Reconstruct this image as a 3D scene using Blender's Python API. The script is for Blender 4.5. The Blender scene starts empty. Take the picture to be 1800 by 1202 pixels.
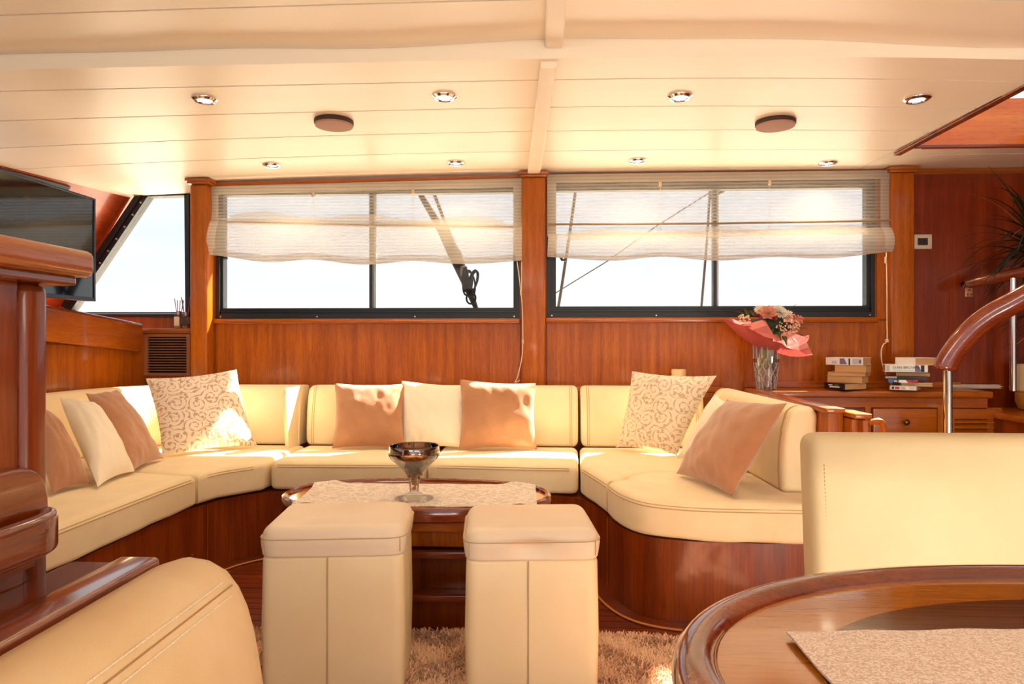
import bpy, bmesh, math, random
import numpy as np
from mathutils import Vector, Matrix, noise
random.seed(7)
R = math.radians
C = bpy.context.scene.collection
SC = bpy.context.scene

# ------------------------------------------------------------------ camera
H = 1.02
YAW = R(2.8)
F = 1200.0                                   # 24 mm on a 36 mm wide frame of 1800 px
cam = bpy.data.cameras.new('camera'); cam.lens = 24; cam.sensor_width = 36; cam.clip_start = 0.02
camo = bpy.data.objects.new('camera', cam); C.objects.link(camo)
camo.location = (0, 0, H); camo.rotation_euler = (R(90), 0, YAW)
SC.camera = camo
RV = Vector((math.cos(YAW), math.sin(YAW), 0)); FV = Vector((-math.sin(YAW), math.cos(YAW), 0))
EYE = Vector((0, 0, H))
def ray(x, y):
    return RV*((x-900)/F) + FV + Vector((0, 0, (601-y)/F))
def PY(x, y, Y): d = ray(x, y); return EYE + d*(Y/d.y)
def PZ(x, y, Z): d = ray(x, y); return EYE + d*((Z-H)/d.z)
def PX(x, y, X): d = ray(x, y); return EYE + d*(X/d.x)
def PD(x, y, D): return EYE + ray(x, y)*D

# ------------------------------------------------------------------ world, sun, fill lights, exposure
w = bpy.data.worlds.new('sky'); SC.world = w; w.use_nodes = True
nt = w.node_tree; nt.nodes.clear()
def wn(t, **k):
    n = nt.nodes.new(t)
    for a, b in k.items(): setattr(n, a, b)
    return n
out = wn('ShaderNodeOutputWorld'); bg = wn('ShaderNodeBackground')
tc = wn('ShaderNodeTexCoord'); sep = wn('ShaderNodeSeparateXYZ')
nt.links.new(tc.outputs['Generated'], sep.inputs[0])
rmp = wn('ShaderNodeValToRGB'); cr = rmp.color_ramp
mr = wn('ShaderNodeMapRange'); mr.inputs[1].default_value = -0.3; mr.inputs[2].default_value = 1.0
nt.links.new(sep.outputs[2], mr.inputs[0]); nt.links.new(mr.outputs[0], rmp.inputs[0])
cr.elements[0].position = 0.0; cr.elements[0].color = (0.55, 0.58, 0.60, 1)
cr.elements[1].position = 1.0; cr.elements[1].color = (0.56, 0.70, 0.86, 1)
e = cr.elements.new(0.225); e.color = (0.80, 0.84, 0.86, 1)
e = cr.elements.new(0.245); e.color = (0.93, 0.93, 0.92, 1)
e = cr.elements.new(0.36); e.color = (0.80, 0.86, 0.91, 1)
mp = wn('ShaderNodeMapping'); mp.inputs['Scale'].default_value = (2.2, 2.2, 12)
nz = wn('ShaderNodeTexNoise'); nz.inputs['Scale'].default_value = 1.6; nz.inputs['Detail'].default_value = 5
nt.links.new(tc.outputs['Generated'], mp.inputs[0]); nt.links.new(mp.outputs[0], nz.inputs['Vector'])
cm = wn('ShaderNodeMapRange'); cm.inputs[1].default_value = 0.45; cm.inputs[2].default_value = 0.72
cm.inputs[3].default_value = 0.0; cm.inputs[4].default_value = 0.75
nt.links.new(nz.outputs[0], cm.inputs[0])
mx = wn('ShaderNodeMixRGB'); mx.inputs[2].default_value = (0.97, 0.965, 0.95, 1)
nt.links.new(cm.outputs[0], mx.inputs[0]); nt.links.new(rmp.outputs[0], mx.inputs[1])
nt.links.new(mx.outputs[0], bg.inputs[0]); nt.links.new(bg.outputs[0], out.inputs[0])
bg.inputs[1].default_value = 0.86

sd = bpy.data.lights.new('sun', 'SUN'); sd.energy = 28.0; sd.angle = R(0.8); sd.color = (1, 0.93, 0.80)
so = bpy.data.objects.new('sun', sd); C.objects.link(so)
so.rotation_euler = Vector((-0.76, -0.66, -1.0)).to_track_quat('-Z', 'Y').to_euler(); so.location = (4, 6, 8)

def area(name, loc, target, sx, sy, power, col):
    d = bpy.data.lights.new(name, 'AREA'); d.shape = 'RECTANGLE'; d.size = sx; d.size_y = sy
    d.energy = power; d.color = col
    o = bpy.data.objects.new(name, d); C.objects.link(o); o.location = loc
    o.rotation_euler = (Vector(target)-Vector(loc)).to_track_quat('-Z', 'Y').to_euler()
    return o
# two added fill lights behind the camera, aimed down and forward
area('added_fill', (-1.0, -1.2, 1.98), (-0.75, 1.6, 0.6), 1.6, 0.5, 15, (1.0, 0.88, 0.72))
area('added_fill', (1.2, -1.2, 1.98), (0.7, 1.8, 0.7), 1.6, 0.5, 15, (1.0, 0.88, 0.72))
# two more unseen fills, added low down to brighten the ceiling
area('added_ceiling_fill', (-0.2, -0.35, 0.3), (-0.7, 2.3, 2.1), 0.7, 0.4, 20, (1.0, 0.88, 0.70))
area('added_ceiling_fill', (1.5, -0.35, 0.3), (1.0, 2.3, 2.1), 0.7, 0.4, 20, (1.0, 0.88, 0.70))
SC.view_settings.view_transform = 'Standard'; SC.view_settings.look = 'None'
SC.view_settings.gamma = 1.0; SC.view_settings.use_curve_mapping = False
SC.view_settings.exposure = 0.45

# ------------------------------------------------------------------ materials
def lin(r, g, b):
    f = lambda c: (c/255/12.92) if c/255 <= 0.04045 else ((c/255+0.055)/1.055)**2.4
    return (f(r), f(g), f(b), 1)
class Mat:
    def __init__(s, name):
        s.m = bpy.data.materials.new(name); s.m.use_nodes = True
        s.t = s.m.node_tree; s.b = s.t.nodes['Principled BSDF']; s.o = s.t.nodes['Material Output']
    def n(s, typ, ins=None, **k):
        q = s.t.nodes.new(typ)
        for a, b in k.items(): setattr(q, a, b)
        for a, b in (ins or {}).items(): s.set(q, a, b)
        return q
    def set(s, q, a, b):
        i = q.inputs[a]
        if isinstance(b, bpy.types.NodeSocket): s.t.links.new(b, i)
        elif isinstance(b, bpy.types.Node): s.t.links.new(b.outputs[0], i)
        else: i.default_value = b
    def p(s, **k):
        for a, b in k.items(): s.set(s.b, a.replace('_', ' '), b)
    def math(s, op, a, b=0.0, c=None):
        q = s.n('ShaderNodeMath', operation=op); s.set(q, 0, a); s.set(q, 1, b)
        if c is not None: s.set(q, 2, c)
        return q.outputs[0]
    def ramp(s, fac, stops, interp='LINEAR'):
        q = s.n('ShaderNodeValToRGB', {'Fac': fac}); cr = q.color_ramp; cr.interpolation = interp
        while len(cr.elements) < len(stops): cr.elements.new(0.5)
        for el, (p, c) in zip(cr.elements, stops): el.position = p; el.color = c
        return q.outputs[0]
    def coords(s, scale=(1, 1, 1), which='Object', rot=(0, 0, 0)):
        t = s.n('ShaderNodeTexCoord')
        return s.n('ShaderNodeMapping', {'Vector': t.outputs[which], 'Scale': scale, 'Rotation': rot}).outputs[0]
    def noise(s, vec, scale, detail=3, rough=0.5, out=0):
        return s.n('ShaderNodeTexNoise', {'Vector': vec, 'Scale': scale, 'Detail': detail, 'Roughness': rough}).outputs[out]
    def bump(s, h, dist=0.01, strength=1.0):
        q = s.n('ShaderNodeBump', {'Height': h, 'Distance': dist, 'Strength': strength}); s.set(s.b, 'Normal', q); return q
def plain(name, col, rough=0.5, metal=0.0, coat=0.0, spec=0.5, emit=None, power=0):
    M = Mat(name); M.p(Base_Color=col, Roughness=rough, Metallic=metal, Coat_Weight=coat)
    M.set(M.b, 'Specular IOR Level', spec)
    if emit: M.set(M.b, 'Emission Color', emit); M.set(M.b, 'Emission Strength', power)
    return M.m
def wood(name, dark, mid, light, axis, rough=0.28, coat=0.5, fine=1.0, spec=0.4):
    M = Mat(name)
    sc = [1.0, 1.0, 1.0]; sc['xyz'.index(axis)] = 0.045
    v = M.coords(tuple(sc))
    big = M.noise(v, 16*fine, 3, 0.55); fin = M.noise(v, 120*fine, 3, 0.6)
    pore = M.noise(v, 420, 2, 0.6)
    x = M.math('ADD', M.math('MULTIPLY', big, 0.62), M.math('MULTIPLY', fin, 0.38))
    col = M.ramp(x, [(0.30, dark), (0.5, mid), (0.72, light)])
    pm = M.ramp(pore, [(0.32, (0.45, 0.45, 0.45, 1)), (0.46, (1, 1, 1, 1))])
    mxn = M.n('ShaderNodeMixRGB', {'Fac': 0.55, 'Color1': col, 'Color2': pm}, blend_type='MULTIPLY')
    M.p(Base_Color=mxn, Roughness=rough, Coat_Weight=coat, Coat_Roughness=0.08)
    M.set(M.b, 'Specular IOR Level', spec)
    M.bump(fin, 0.0006, 0.5)
    return M.m
MAHO = (lin(142, 66, 4), lin(170, 86, 7), lin(196, 110, 16))
WZ = wood('mahogany_upright', *MAHO, 'z', 0.34, 0.12, 2.4, 0.3)
WX = wood('mahogany_along', *MAHO, 'x')
WY = wood('mahogany_across', *MAHO, 'y')
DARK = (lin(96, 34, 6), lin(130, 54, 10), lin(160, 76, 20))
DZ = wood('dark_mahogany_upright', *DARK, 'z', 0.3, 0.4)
DX = wood('dark_mahogany_along', *DARK, 'x', 0.22, 0.8)
DY = wood('dark_mahogany_across', *DARK, 'y', 0.22, 0.8)
GOLD = wood('honey_veneer', lin(156, 86, 14), lin(174, 102, 22), lin(192, 118, 34), 'x', 0.12, 1.0, 0.6)
INLAY = wood('walnut_inlay', lin(78, 42, 18), lin(92, 52, 22), lin(106, 62, 28), 'x', 0.12, 1.0, 0.6)
TEAK = wood('teak_plank', lin(92, 34, 12), lin(120, 48, 18), lin(146, 66, 26), 'x', 0.3, 0.4)
CAULK = plain('light_caulk', lin(214, 140, 70), 0.5)
RIM = wood('varnished_rim', lin(88, 30, 10), lin(124, 48, 16), lin(150, 68, 26), 'x', 0.14, 1.0)

def cloth(name, col, col2, bump=0.002, scale=900, sheen=0.3, wr=0.0):
    M = Mat(name); v = M.coords()
    n1 = M.noise(v, 7, 4, 0.6); n2 = M.noise(v, scale, 2, 0.5)
    c = M.ramp(n1, [(0.3, col), (0.7, col2)])
    M.p(Base_Color=c, Roughness=0.85, Sheen_Weight=sheen, Sheen_Roughness=0.5)
    M.set(M.b, 'Specular IOR Level', 0.2)
    h = M.math('ADD', M.math('MULTIPLY', n2, 0.25), M.math('MULTIPLY', M.noise(v, 26, 3, 0.5), wr))
    M.bump(h, bump, 0.6)
    return M.m
def leather(name, col, col2, rough=0.45):
    M = Mat(name); v = M.coords()
    n1 = M.noise(v, 5, 4, 0.6); n2 = M.noise(v, 420, 3, 0.6)
    M.p(Base_Color=M.ramp(n1, [(0.3, col), (0.7, col2)]), Roughness=rough)
    M.set(M.b, 'Specular IOR Level', 0.35)
    M.bump(n2, 0.0008, 0.5)
    return M.m
SOFA = cloth('cream_microfibre', lin(240, 216, 172), lin(246, 226, 186), 0.002, 900, 0.2, 0.5)
STITCH = plain('cream_thread', lin(196, 166, 120), 0.8)
BROWNC = cloth('dusty_brown_velvet', lin(174, 118, 82), lin(192, 138, 100), 0.003, 700, 0.6, 1.0)
WHITEC = cloth('ivory_cotton', lin(246, 232, 208), lin(250, 238, 216), 0.003, 900, 0.2, 1.0)
OTTO = leather('cream_leather', lin(238, 214, 170), lin(244, 222, 182), 0.4)
CHAIRL = leather('chair_leather', lin(212, 186, 142), lin(220, 196, 152), 0.45)
OTTOLID = leather('pale_leather', lin(236, 214, 186), lin(242, 222, 196), 0.36)
BENCH = leather('tan_cream_leather', lin(226, 192, 142), lin(236, 206, 160), 0.5)
THREAD = plain('white_thread', lin(238, 224, 200), 0.8)
def ceil_mat():
    M = Mat('ceiling_paint'); v = M.coords((0.1, 1, 1))
    M.p(Base_Color=M.ramp(M.noise(v, 8, 4, 0.6), [(0.3, lin(251, 237, 213)), (0.7, lin(253, 241, 219))]), Roughness=0.38)
    M.bump(M.noise(v, 60, 3, 0.6), 0.001, 0.4)
    return M.m
CEIL = ceil_mat()
GROOVE = plain('ceiling_groove', lin(206, 116, 44), 0.7)
BLACKF = plain('black_anodised', lin(20, 21, 26), 0.45)
BLACKP = plain('black_plastic', lin(14, 14, 16), 0.3)
CHROME = plain('chrome', lin(226, 226, 226), 0.08, 1.0)
STEEL = plain('polished_steel', lin(206, 200, 192), 0.12, 1.0)
BRASSK = plain('bronze_knob', lin(120, 84, 50), 0.25, 0.9)
BULB = plain('led_lens', (1, 0.85, 0.6, 1), 0.4, emit=(1, 0.84, 0.58, 1), power=9)
SPK = plain('brown_speaker_cloth', lin(176, 136, 122), 0.8)
SPKRIM = plain('brown_speaker_rim', lin(70, 44, 34), 0.6)
VENTB = plain('brown_anodised', lin(164, 106, 76), 0.4)
VENTD = plain('vent_void_shade', lin(14, 9, 7), 0.9)
SCREEN = plain('tv_screen', lin(8, 8, 10), 0.06, coat=0.6)
SCREWM = plain('screw_steel', lin(196, 190, 180), 0.3, 0.9)
CORDM = plain('white_cord', lin(232, 218, 196), 0.7)
IVORY = plain('ivory_plastic', lin(214, 190, 160), 0.45)
CANDLE = plain('cream_wax', lin(236, 204, 150), 0.5)
ROPE = plain('black_rope', lin(16, 15, 15), 0.9, spec=0.05)
WIREM = plain('rigging_wire', lin(60, 54, 50), 0.8, spec=0.1)
SPAR = plain('dark_spar', lin(20, 18, 17), 0.9, spec=0.05)
PAPERP = plain('book_paper', lin(206, 158, 106), 0.9)
PAPERW = plain('pale_paper', lin(226, 204, 180), 0.85)
POTM = plain('cream_pot', lin(214, 196, 160), 0.5)
GOLDB = plain('gold_basket', lin(186, 126, 48), 0.5)
def glass_mat(name, tint, refl=1.0, rough=0.02, milk=0.0):
    M = Mat(name); M.t.nodes.remove(M.b)
    tr = M.n('ShaderNodeBsdfTransparent', {'Color': tint}); gl = M.n('ShaderNodeBsdfGlossy', {'Roughness': rough})
    fr = M.n('ShaderNodeFresnel', {'IOR': 1.45}); f = M.math('MULTIPLY', fr.outputs[0], refl)
    mix = M.n('ShaderNodeMixShader', {0: f, 1: tr, 2: gl})
    if milk:                                  # white mixed in so the dark glass looks lit
        mk = M.n('ShaderNodeBsdfTranslucent', {'Color': (0.9, 0.86, 0.82, 1)}); mk2 = M.n('ShaderNodeBsdfDiffuse', {'Color': (0.9, 0.86, 0.82, 1)})
        mm = M.n('ShaderNodeMixShader', {0: 0.5, 1: mk, 2: mk2}); mix = M.n('ShaderNodeMixShader', {0: milk, 1: mix, 2: mm})
    M.set(M.o, 'Surface', mix)
    return M.m
PANE = glass_mat('window_glass', (0.98, 0.99, 0.99, 1), 0.10)
CLEAR = glass_mat('clear_glass', (0.985, 0.98, 0.97, 1), 0.8, 0.03, 0.04)
CRYSTAL = glass_mat('cut_crystal', (0.985, 0.98, 0.97, 1), 2.0, 0.05, 0.06)
FACET = glass_mat('cut_facet', (0.98, 0.97, 0.96, 1), 3.0, 0.08, 0.45)
def blind_mat(name, opac):
    M = Mat(name); M.t.nodes.remove(M.b); v = M.coords()
    s = M.n('ShaderNodeSeparateXYZ', {0: v})
    nzv = M.noise(M.coords((0.6, 1, 9)), 9, 3, 0.6)
    wv = M.math('SINE', M.math('ADD', M.math('MULTIPLY', s.outputs[2], 330.0), M.math('MULTIPLY', nzv, 5.0)))
    wx = M.math('SINE', M.math('ADD', M.math('MULTIPLY', s.outputs[0], 900.0), M.math('MULTIPLY', M.noise(M.coords((9, 1, .6)), 9, 2, .5), 7.0)))
    o = M.math('ADD', opac, M.math('ADD', M.math('MULTIPLY', wv, 0.11), M.math('MULTIPLY', wx, 0.06)))
    o = M.n('ShaderNodeClamp', {0: o, 1: 0.0, 2: 1.0})
    col = (0.56, 0.49, 0.40, 1)
    tr = M.n('ShaderNodeBsdfTransparent'); tl = M.n('ShaderNodeBsdfTranslucent', {'Color': col}); df = M.n('ShaderNodeBsdfDiffuse', {'Color': col})
    a = M.n('ShaderNodeMixShader', {0: 0.30, 1: df, 2: tl}); b = M.n('ShaderNodeMixShader', {0: o, 1: tr, 2: a})
    M.set(M.o, 'Surface', b)
    return M.m
BLIND = blind_mat('sheer_linen', 0.42); HEM = blind_mat('linen_hem', 0.86); BLIND2 = blind_mat('sheer_linen_folded', 0.58)
def scroll_mat(name, ground, figure, scale, emb=0.003):
    """a woven leaf scroll: every cell of a Voronoi net carries a spiral tendril with leaves along it"""
    M = Mat(name); v = M.coords()
    warp = M.n('ShaderNodeVectorMath', {0: v}, operation='MULTIPLY_ADD')
    nv = M.n('ShaderNodeTexNoise', {'Vector': v, 'Scale': scale*0.7, 'Detail': 1}); k = 0.30/scale
    M.set(warp, 0, nv.outputs['Color']); M.set(warp, 1, (k, k, 0)); M.set(warp, 2, v)
    flat = M.n('ShaderNodeVectorMath', {0: warp.outputs[0], 1: (1, 1, 0)}, operation='MULTIPLY')
    vo = M.n('ShaderNodeTexVoronoi', {'Vector': flat.outputs[0], 'Scale': scale, 'Randomness': 0.75}, voronoi_dimensions='2D')
    sc = M.n('ShaderNodeVectorMath', {0: flat.outputs[0], 1: (scale, scale, 0)}, operation='MULTIPLY')
    pos = M.n('ShaderNodeVectorMath', {0: vo.outputs['Position'], 1: (scale, scale, 0)}, operation='MULTIPLY')
    d = M.n('ShaderNodeVectorMath', {0: flat.outputs[0], 1: vo.outputs['Position']}, operation='SUBTRACT')
    s = M.n('ShaderNodeSeparateXYZ', {0: d.outputs[0]})
    ang = M.math('DIVIDE', M.math('ARCTAN2', s.outputs[1], s.outputs[0]), 2*math.pi)
    rad = M.math('MULTIPLY', vo.outputs['Distance'], 1.0)
    hsv = M.n('ShaderNodeSeparateColor', {0: vo.outputs['Color']})
    flip = M.math('SUBTRACT', M.math('MULTIPLY', M.math('GREATER_THAN', hsv.outputs[0], 0.5), 2.0), 1.0)
    ph = M.math('ADD', M.math('MULTIPLY', M.math('MULTIPLY', ang, flip), 1.0), M.math('ADD', M.math('MULTIPLY', rad, 3.4), hsv.outputs[1]))
    fr = M.math('FRACT', M.math('ADD', ph, 10.0))
    lw = M.math('ADD', 0.10, M.math('MULTIPLY', M.math('SINE', M.math('MULTIPLY', ang, 2*math.pi*5)), 0.06))
    line = M.math('LESS_THAN', M.math('ABSOLUTE', M.math('SUBTRACT', fr, 0.5)), lw)
    line = M.math('MULTIPLY', line, M.math('GREATER_THAN', rad, 0.07))
    v2 = M.n('ShaderNodeTexVoronoi', {'Vector': flat.outputs[0], 'Scale': scale*2.3, 'Randomness': 1.0}, voronoi_dimensions='2D')
    leaf = M.math('LESS_THAN', v2.outputs['Distance'], 0.23)
    h2 = M.n('ShaderNodeSeparateColor', {0: v2.outputs['Color']})
    leaf = M.math('MULTIPLY', leaf, M.math('GREATER_THAN', h2.outputs[0], 0.42))
    fig = M.math('MAXIMUM', line, leaf)
    mx = M.n('ShaderNodeMixRGB', {'Fac': fig, 'Color1': ground, 'Color2': figure})
    M.p(Base_Color=mx, Roughness=0.85, Sheen_Weight=0.3)
    M.bump(M.math('ADD', fig, M.math('MULTIPLY', M.noise(v, 700, 2), 0.3)), emb, 0.5)
    return M.m
DAMASK = scroll_mat('scroll_damask', lin(242, 226, 206), lin(198, 166, 142), 13)
DAMASK2 = scroll_mat('pale_scroll_damask', lin(240, 222, 196), lin(206, 176, 146), 13)
def fleck_mat(name, g, f, sx, sy, scale, lo=0.44, hi=0.56):
    M = Mat(name); v = M.coords((sx, sy, 1))
    n = M.n('ShaderNodeTexNoise', {'Vector': v, 'Scale': scale, 'Detail': 2, 'Distortion': 1.2}).outputs[0]
    M.p(Base_Color=M.ramp(n, [(lo, g), (hi, f)]), Roughness=0.85, Sheen_Weight=0.2)
    M.bump(n, 0.002, 0.5); return M.m
RUNNER = fleck_mat('leaf_brocade', lin(236, 222, 206), lin(206, 188, 170), 1, 1.6, 46)
RUNNER2 = fleck_mat('speckled_brocade', lin(240, 220, 200), lin(208, 174, 148), 1, 1.3, 300)
SHAG = cloth('beige_pile', lin(232, 184, 146), lin(246, 206, 170), 0.002, 300, 0.3, 0.3)
LEAFG = plain('dark_leaf', lin(30, 42, 18), 0.4)
LEAFY = plain('yellow_leaf', lin(150, 110, 40), 0.5)
TRUNK = plain('plant_trunk', lin(74, 54, 34), 0.9)
GREEN = plain('bouquet_leaf', lin(62, 92, 40), 0.5)
PINKP = plain('pink_paper', lin(214, 116, 106), 0.35); 
PETW = plain('white_petal', lin(250, 240, 226), 0.7); PETP = plain('peach_petal', lin(240, 176, 150), 0.7)
PETR = plain('red_petal', lin(196, 30, 40), 0.6); PETB = plain('beige_blossom', lin(232, 190, 160), 0.8)
STEM = plain('green_stem', lin(150, 150, 50), 0.5)
POTP = plain('wood_chip', lin(150, 96, 48), 0.8); POTG = plain('gold_chip', lin(206, 150, 50), 0.5); POTD = plain('brown_chip', lin(128, 92, 74), 0.8)
AMBERG = glass_mat('smoked_mirror_glass', (0.50, 0.30, 0.14, 1), 6.0, 0.04)

# ------------------------------------------------------------------ object helpers
def base_of(o):
    v = Vector((0, 0, 0))
    while o is not None: v += o.location; o = o.parent
    return v
def obj(name, bm, mat, parent=None, smooth=False, world=True):
    """link a bmesh as ONE mesh object; its points are world points (world=True) or local ones"""
    me = bpy.data.meshes.new(name)
    bmesh.ops.recalc_face_normals(bm, faces=bm.faces)
    if parent is not None and world:
        bmesh.ops.translate(bm, verts=bm.verts, vec=-base_of(parent))
    bm.to_mesh(me); bm.free()
    if smooth:
        for p in me.polygons: p.use_smooth = True
        try: me.set_sharp_from_angle(angle=R(38))
        except Exception: pass
    if mat is not None: me.materials.append(mat)
    o = bpy.data.objects.new(name, me); C.objects.link(o); o.parent = parent
    return o
def solo(name, bm, mat, label, cat, group=None, smooth=True, origin=None):
    """a thing that is one mesh, its origin set at origin (or the middle of its foot)"""
    vs = [v.co for v in bm.verts]
    if origin is None:
        origin = Vector(((min(v.x for v in vs)+max(v.x for v in vs))/2, (min(v.y for v in vs)+max(v.y for v in vs))/2, min(v.z for v in vs)))
    bmesh.ops.translate(bm, verts=bm.verts, vec=-Vector(origin))
    o = obj(name, bm, mat, None, smooth); o.location = origin
    return tag(o, label, cat, group)
def tag(o, label=None, cat=None, group=None, kind=None):
    if label: o['label'] = label
    if cat: o['category'] = cat
    if group: o['group'] = group
    if kind: o['kind'] = kind
    return o
def thing(name, label, cat, loc=(0, 0, 0), group=None, rotz=0.0):
    o = bpy.data.objects.new(name, None); C.objects.link(o); o.location = loc; o.rotation_euler = (0, 0, rotz)
    o.empty_display_size = 0.05
    return tag(o, label, cat, group)
def struct(name, bm, mat, smooth=False):
    o = obj(name, bm, mat, None, smooth); o['kind'] = 'structure'; return o
def copytree(o, parent=None):
    c = o.copy(); C.objects.link(c); c.parent = parent
    for ch in list(o.children): copytree(ch, c)
    return c
def B(): return bmesh.new()
def box(bm, x0, x1, y0, y1, z0, z1, bev=0.0, seg=2):
    vs = [bm.verts.new(p) for p in ((x0, y0, z0), (x1, y0, z0), (x1, y1, z0), (x0, y1, z0), (x0, y0, z1), (x1, y0, z1), (x1, y1, z1), (x0, y1, z1))]
    fs = [bm.faces.new([vs[i] for i in f]) for f in ((3, 2, 1, 0), (4, 5, 6, 7), (0, 1, 5, 4), (1, 2, 6, 5), (2, 3, 7, 6), (3, 0, 4, 7))]
    if bev > 0:
        es = list({e for f in fs for e in f.edges})
        bmesh.ops.bevel(bm, geom=es, offset=bev, segments=seg, profile=0.5, affect='EDGES')
    return bm
def bx(*a, **k): return box(B(), *a, **k)
def prism(bm, pts, d):
    """closed solid: polygon pts (3-D, planar) pushed along vector d"""
    d = Vector(d); a = [bm.verts.new(p) for p in pts]; b = [bm.verts.new(Vector(p)+d) for p in pts]
    bm.faces.new(a); bm.faces.new(b[::-1]); n = len(a)
    for i in range(n): bm.faces.new((a[i], b[i], b[(i+1) % n], a[(i+1) % n]))
    return bm
def loft(bm, rings, cap=True, closed=True):
    """skin a list of equally long rings"""
    vr = [[bm.verts.new(p) for p in r] for r in rings]; n = len(vr[0])
    for a, b in zip(vr, vr[1:]):
        for i in range(n if closed else n-1):
            j = (i+1) % n; bm.faces.new((a[i], a[j], b[j], b[i]))
    if cap and closed:
        bm.faces.new(vr[0][::-1]); bm.faces.new(vr[-1])
    return bm
def tube(bm, pts, r, n=8, cap=True, flat=None):
    pts = [Vector(p) for p in pts]; rs = r if isinstance(r, (list, tuple)) else [r]*len(pts)
    rings = []; up = None
    for i, p in enumerate(pts):
        t = (pts[min(i+1, len(pts)-1)]-pts[max(i-1, 0)]).normalized()
        if up is None:
            up = Vector((0, 0, 1)) if abs(t.z) < 0.9 else Vector((1, 0, 0))
        s = t.cross(up).normalized(); up = s.cross(t).normalized()
        rings.append([p+(s*math.cos(2*math.pi*k/n)+up*math.sin(2*math.pi*k/n)*(flat or 1))*rs[i] for k in range(n)])
    return loft(bm, rings, cap)
def lathe(bm, prof, c, n=24, cap=True, facet=0.0):
    c = Vector(c); rings = []
    for (r, z) in prof:
        rings.append([c+Vector((math.cos(2*math.pi*k/n)*r*(1+(facet if k % 2 else 0)), math.sin(2*math.pi*k/n)*r*(1+(facet if k % 2 else 0)), z)) for k in range(n)])
    return loft(bm, rings, cap)
def smoothpath(pts, n=8, closed=False):
    """Catmull-Rom through the points"""
    P = [Vector(p) for p in pts]; out = []; m = len(P)
    for i in range(m if closed else m-1):
        if closed: a, b, c, d = P[i-1], P[i], P[(i+1) % m], P[(i+2) % m]
        else: a, b, c, d = P[max(i-1, 0)], P[i], P[i+1], P[min(i+2, m-1)]
        for k in range(n):
            t = k/n
            out.append(0.5*((2*b)+(c-a)*t+(2*a-5*b+4*c-d)*t*t+(3*b-a-3*c+d)*t**3))
    if not closed: out.append(P[-1])
    return out
def offset2(poly, d):
    """inset (d>0) a CCW plan polygon, mitre-limited"""
    n = len(poly); out = []
    for i in range(n):
        p, a, b = Vector(poly[i]).to_2d(), Vector(poly[i-1]).to_2d(), Vector(poly[(i+1) % n]).to_2d()
        t1 = (p-a).normalized(); t2 = (b-p).normalized()
        n1 = Vector((-t1.y, t1.x)); n2 = Vector((-t2.y, t2.x)); m = (n1+n2)
        if m.length < 1e-6: m = n1
        m.normalize(); out.append(p+m*(d/max(0.5, m.dot(n1))))
    return out
def dense(poly, step):
    o = []
    for i in range(len(poly)):
        a, b = Vector(poly[i]).to_2d(), Vector(poly[(i+1) % len(poly)]).to_2d(); n = max(1, int((b-a).length/step))
        o += [a.lerp(b, k/n) for k in range(n)]
    return o
def ccw(poly):
    a = sum(poly[i-1][0]*poly[i][1]-poly[i][0]*poly[i-1][1] for i in range(len(poly)))
    return poly if a > 0 else poly[::-1]
def roundpoly(pts, rads, n=6):
    """plan polygon with rounded corners; rads one radius per point"""
    out = []; m = len(pts)
    for i in range(m):
        p, a, b = Vector(pts[i]), Vector(pts[i-1]), Vector(pts[(i+1) % m]); r = rads[i] if isinstance(rads, (list, tuple)) else rads
        if r <= 0: out.append(p); continue
        u = (a-p).normalized(); v = (b-p).normalized(); ang = u.angle(v); t = min(r/math.tan(ang/2), (a-p).length*.49, (b-p).length*.49)
        p0, p1 = p+u*t, p+v*t
        for k in range(n+1):
            s = k/n; out.append((1-s)**2*p0+2*s*(1-s)*p+s*s*p1)
    return out
def slab(bm, poly, z0, z1, rt=0.03, rb=0.01, seg=5, crown=0.0, wob=0.0, lip=0.0):
    """a puffy slab over a plan polygon with rounded top and bottom rims"""
    poly = ccw([Vector(p).to_2d() for p in poly]); rings = []
    def ring(d, z):
        rings.append([Vector((p.x, p.y, z+wob*min(1, max(0, (z1-z)/rt))*noise.noise(Vector((p.x*7, p.y*7, z*5))))) for p in offset2(poly, d)])
    for k in range(seg+1):
        a = math.pi/2*k/seg; ring(rb*(1-math.sin(a)), z0+rb*(1-math.cos(a)))
    if lip: ring(-lip*.7, z0+(z1-z0)*.35); ring(-lip, z0+(z1-z0)*.5); ring(-lip*.7, z0+(z1-z0)*.65)
    for k in range(seg+1):
        a = math.pi/2*k/seg; ring(rt*(1-math.cos(a)), z1-rt+rt*math.sin(a))
    if crown:
        top = [v.copy() for v in rings[-1]]; c = sum(top, Vector())/len(top)
        for f in (.15, .35, .6, .85): rings.append([Vector((v.x+(c.x-v.x)*f, v.y+(c.y-v.y)*f, z1+crown*math.sin(f*math.pi/2))) for v in top])
    return loft(bm, rings)
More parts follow.
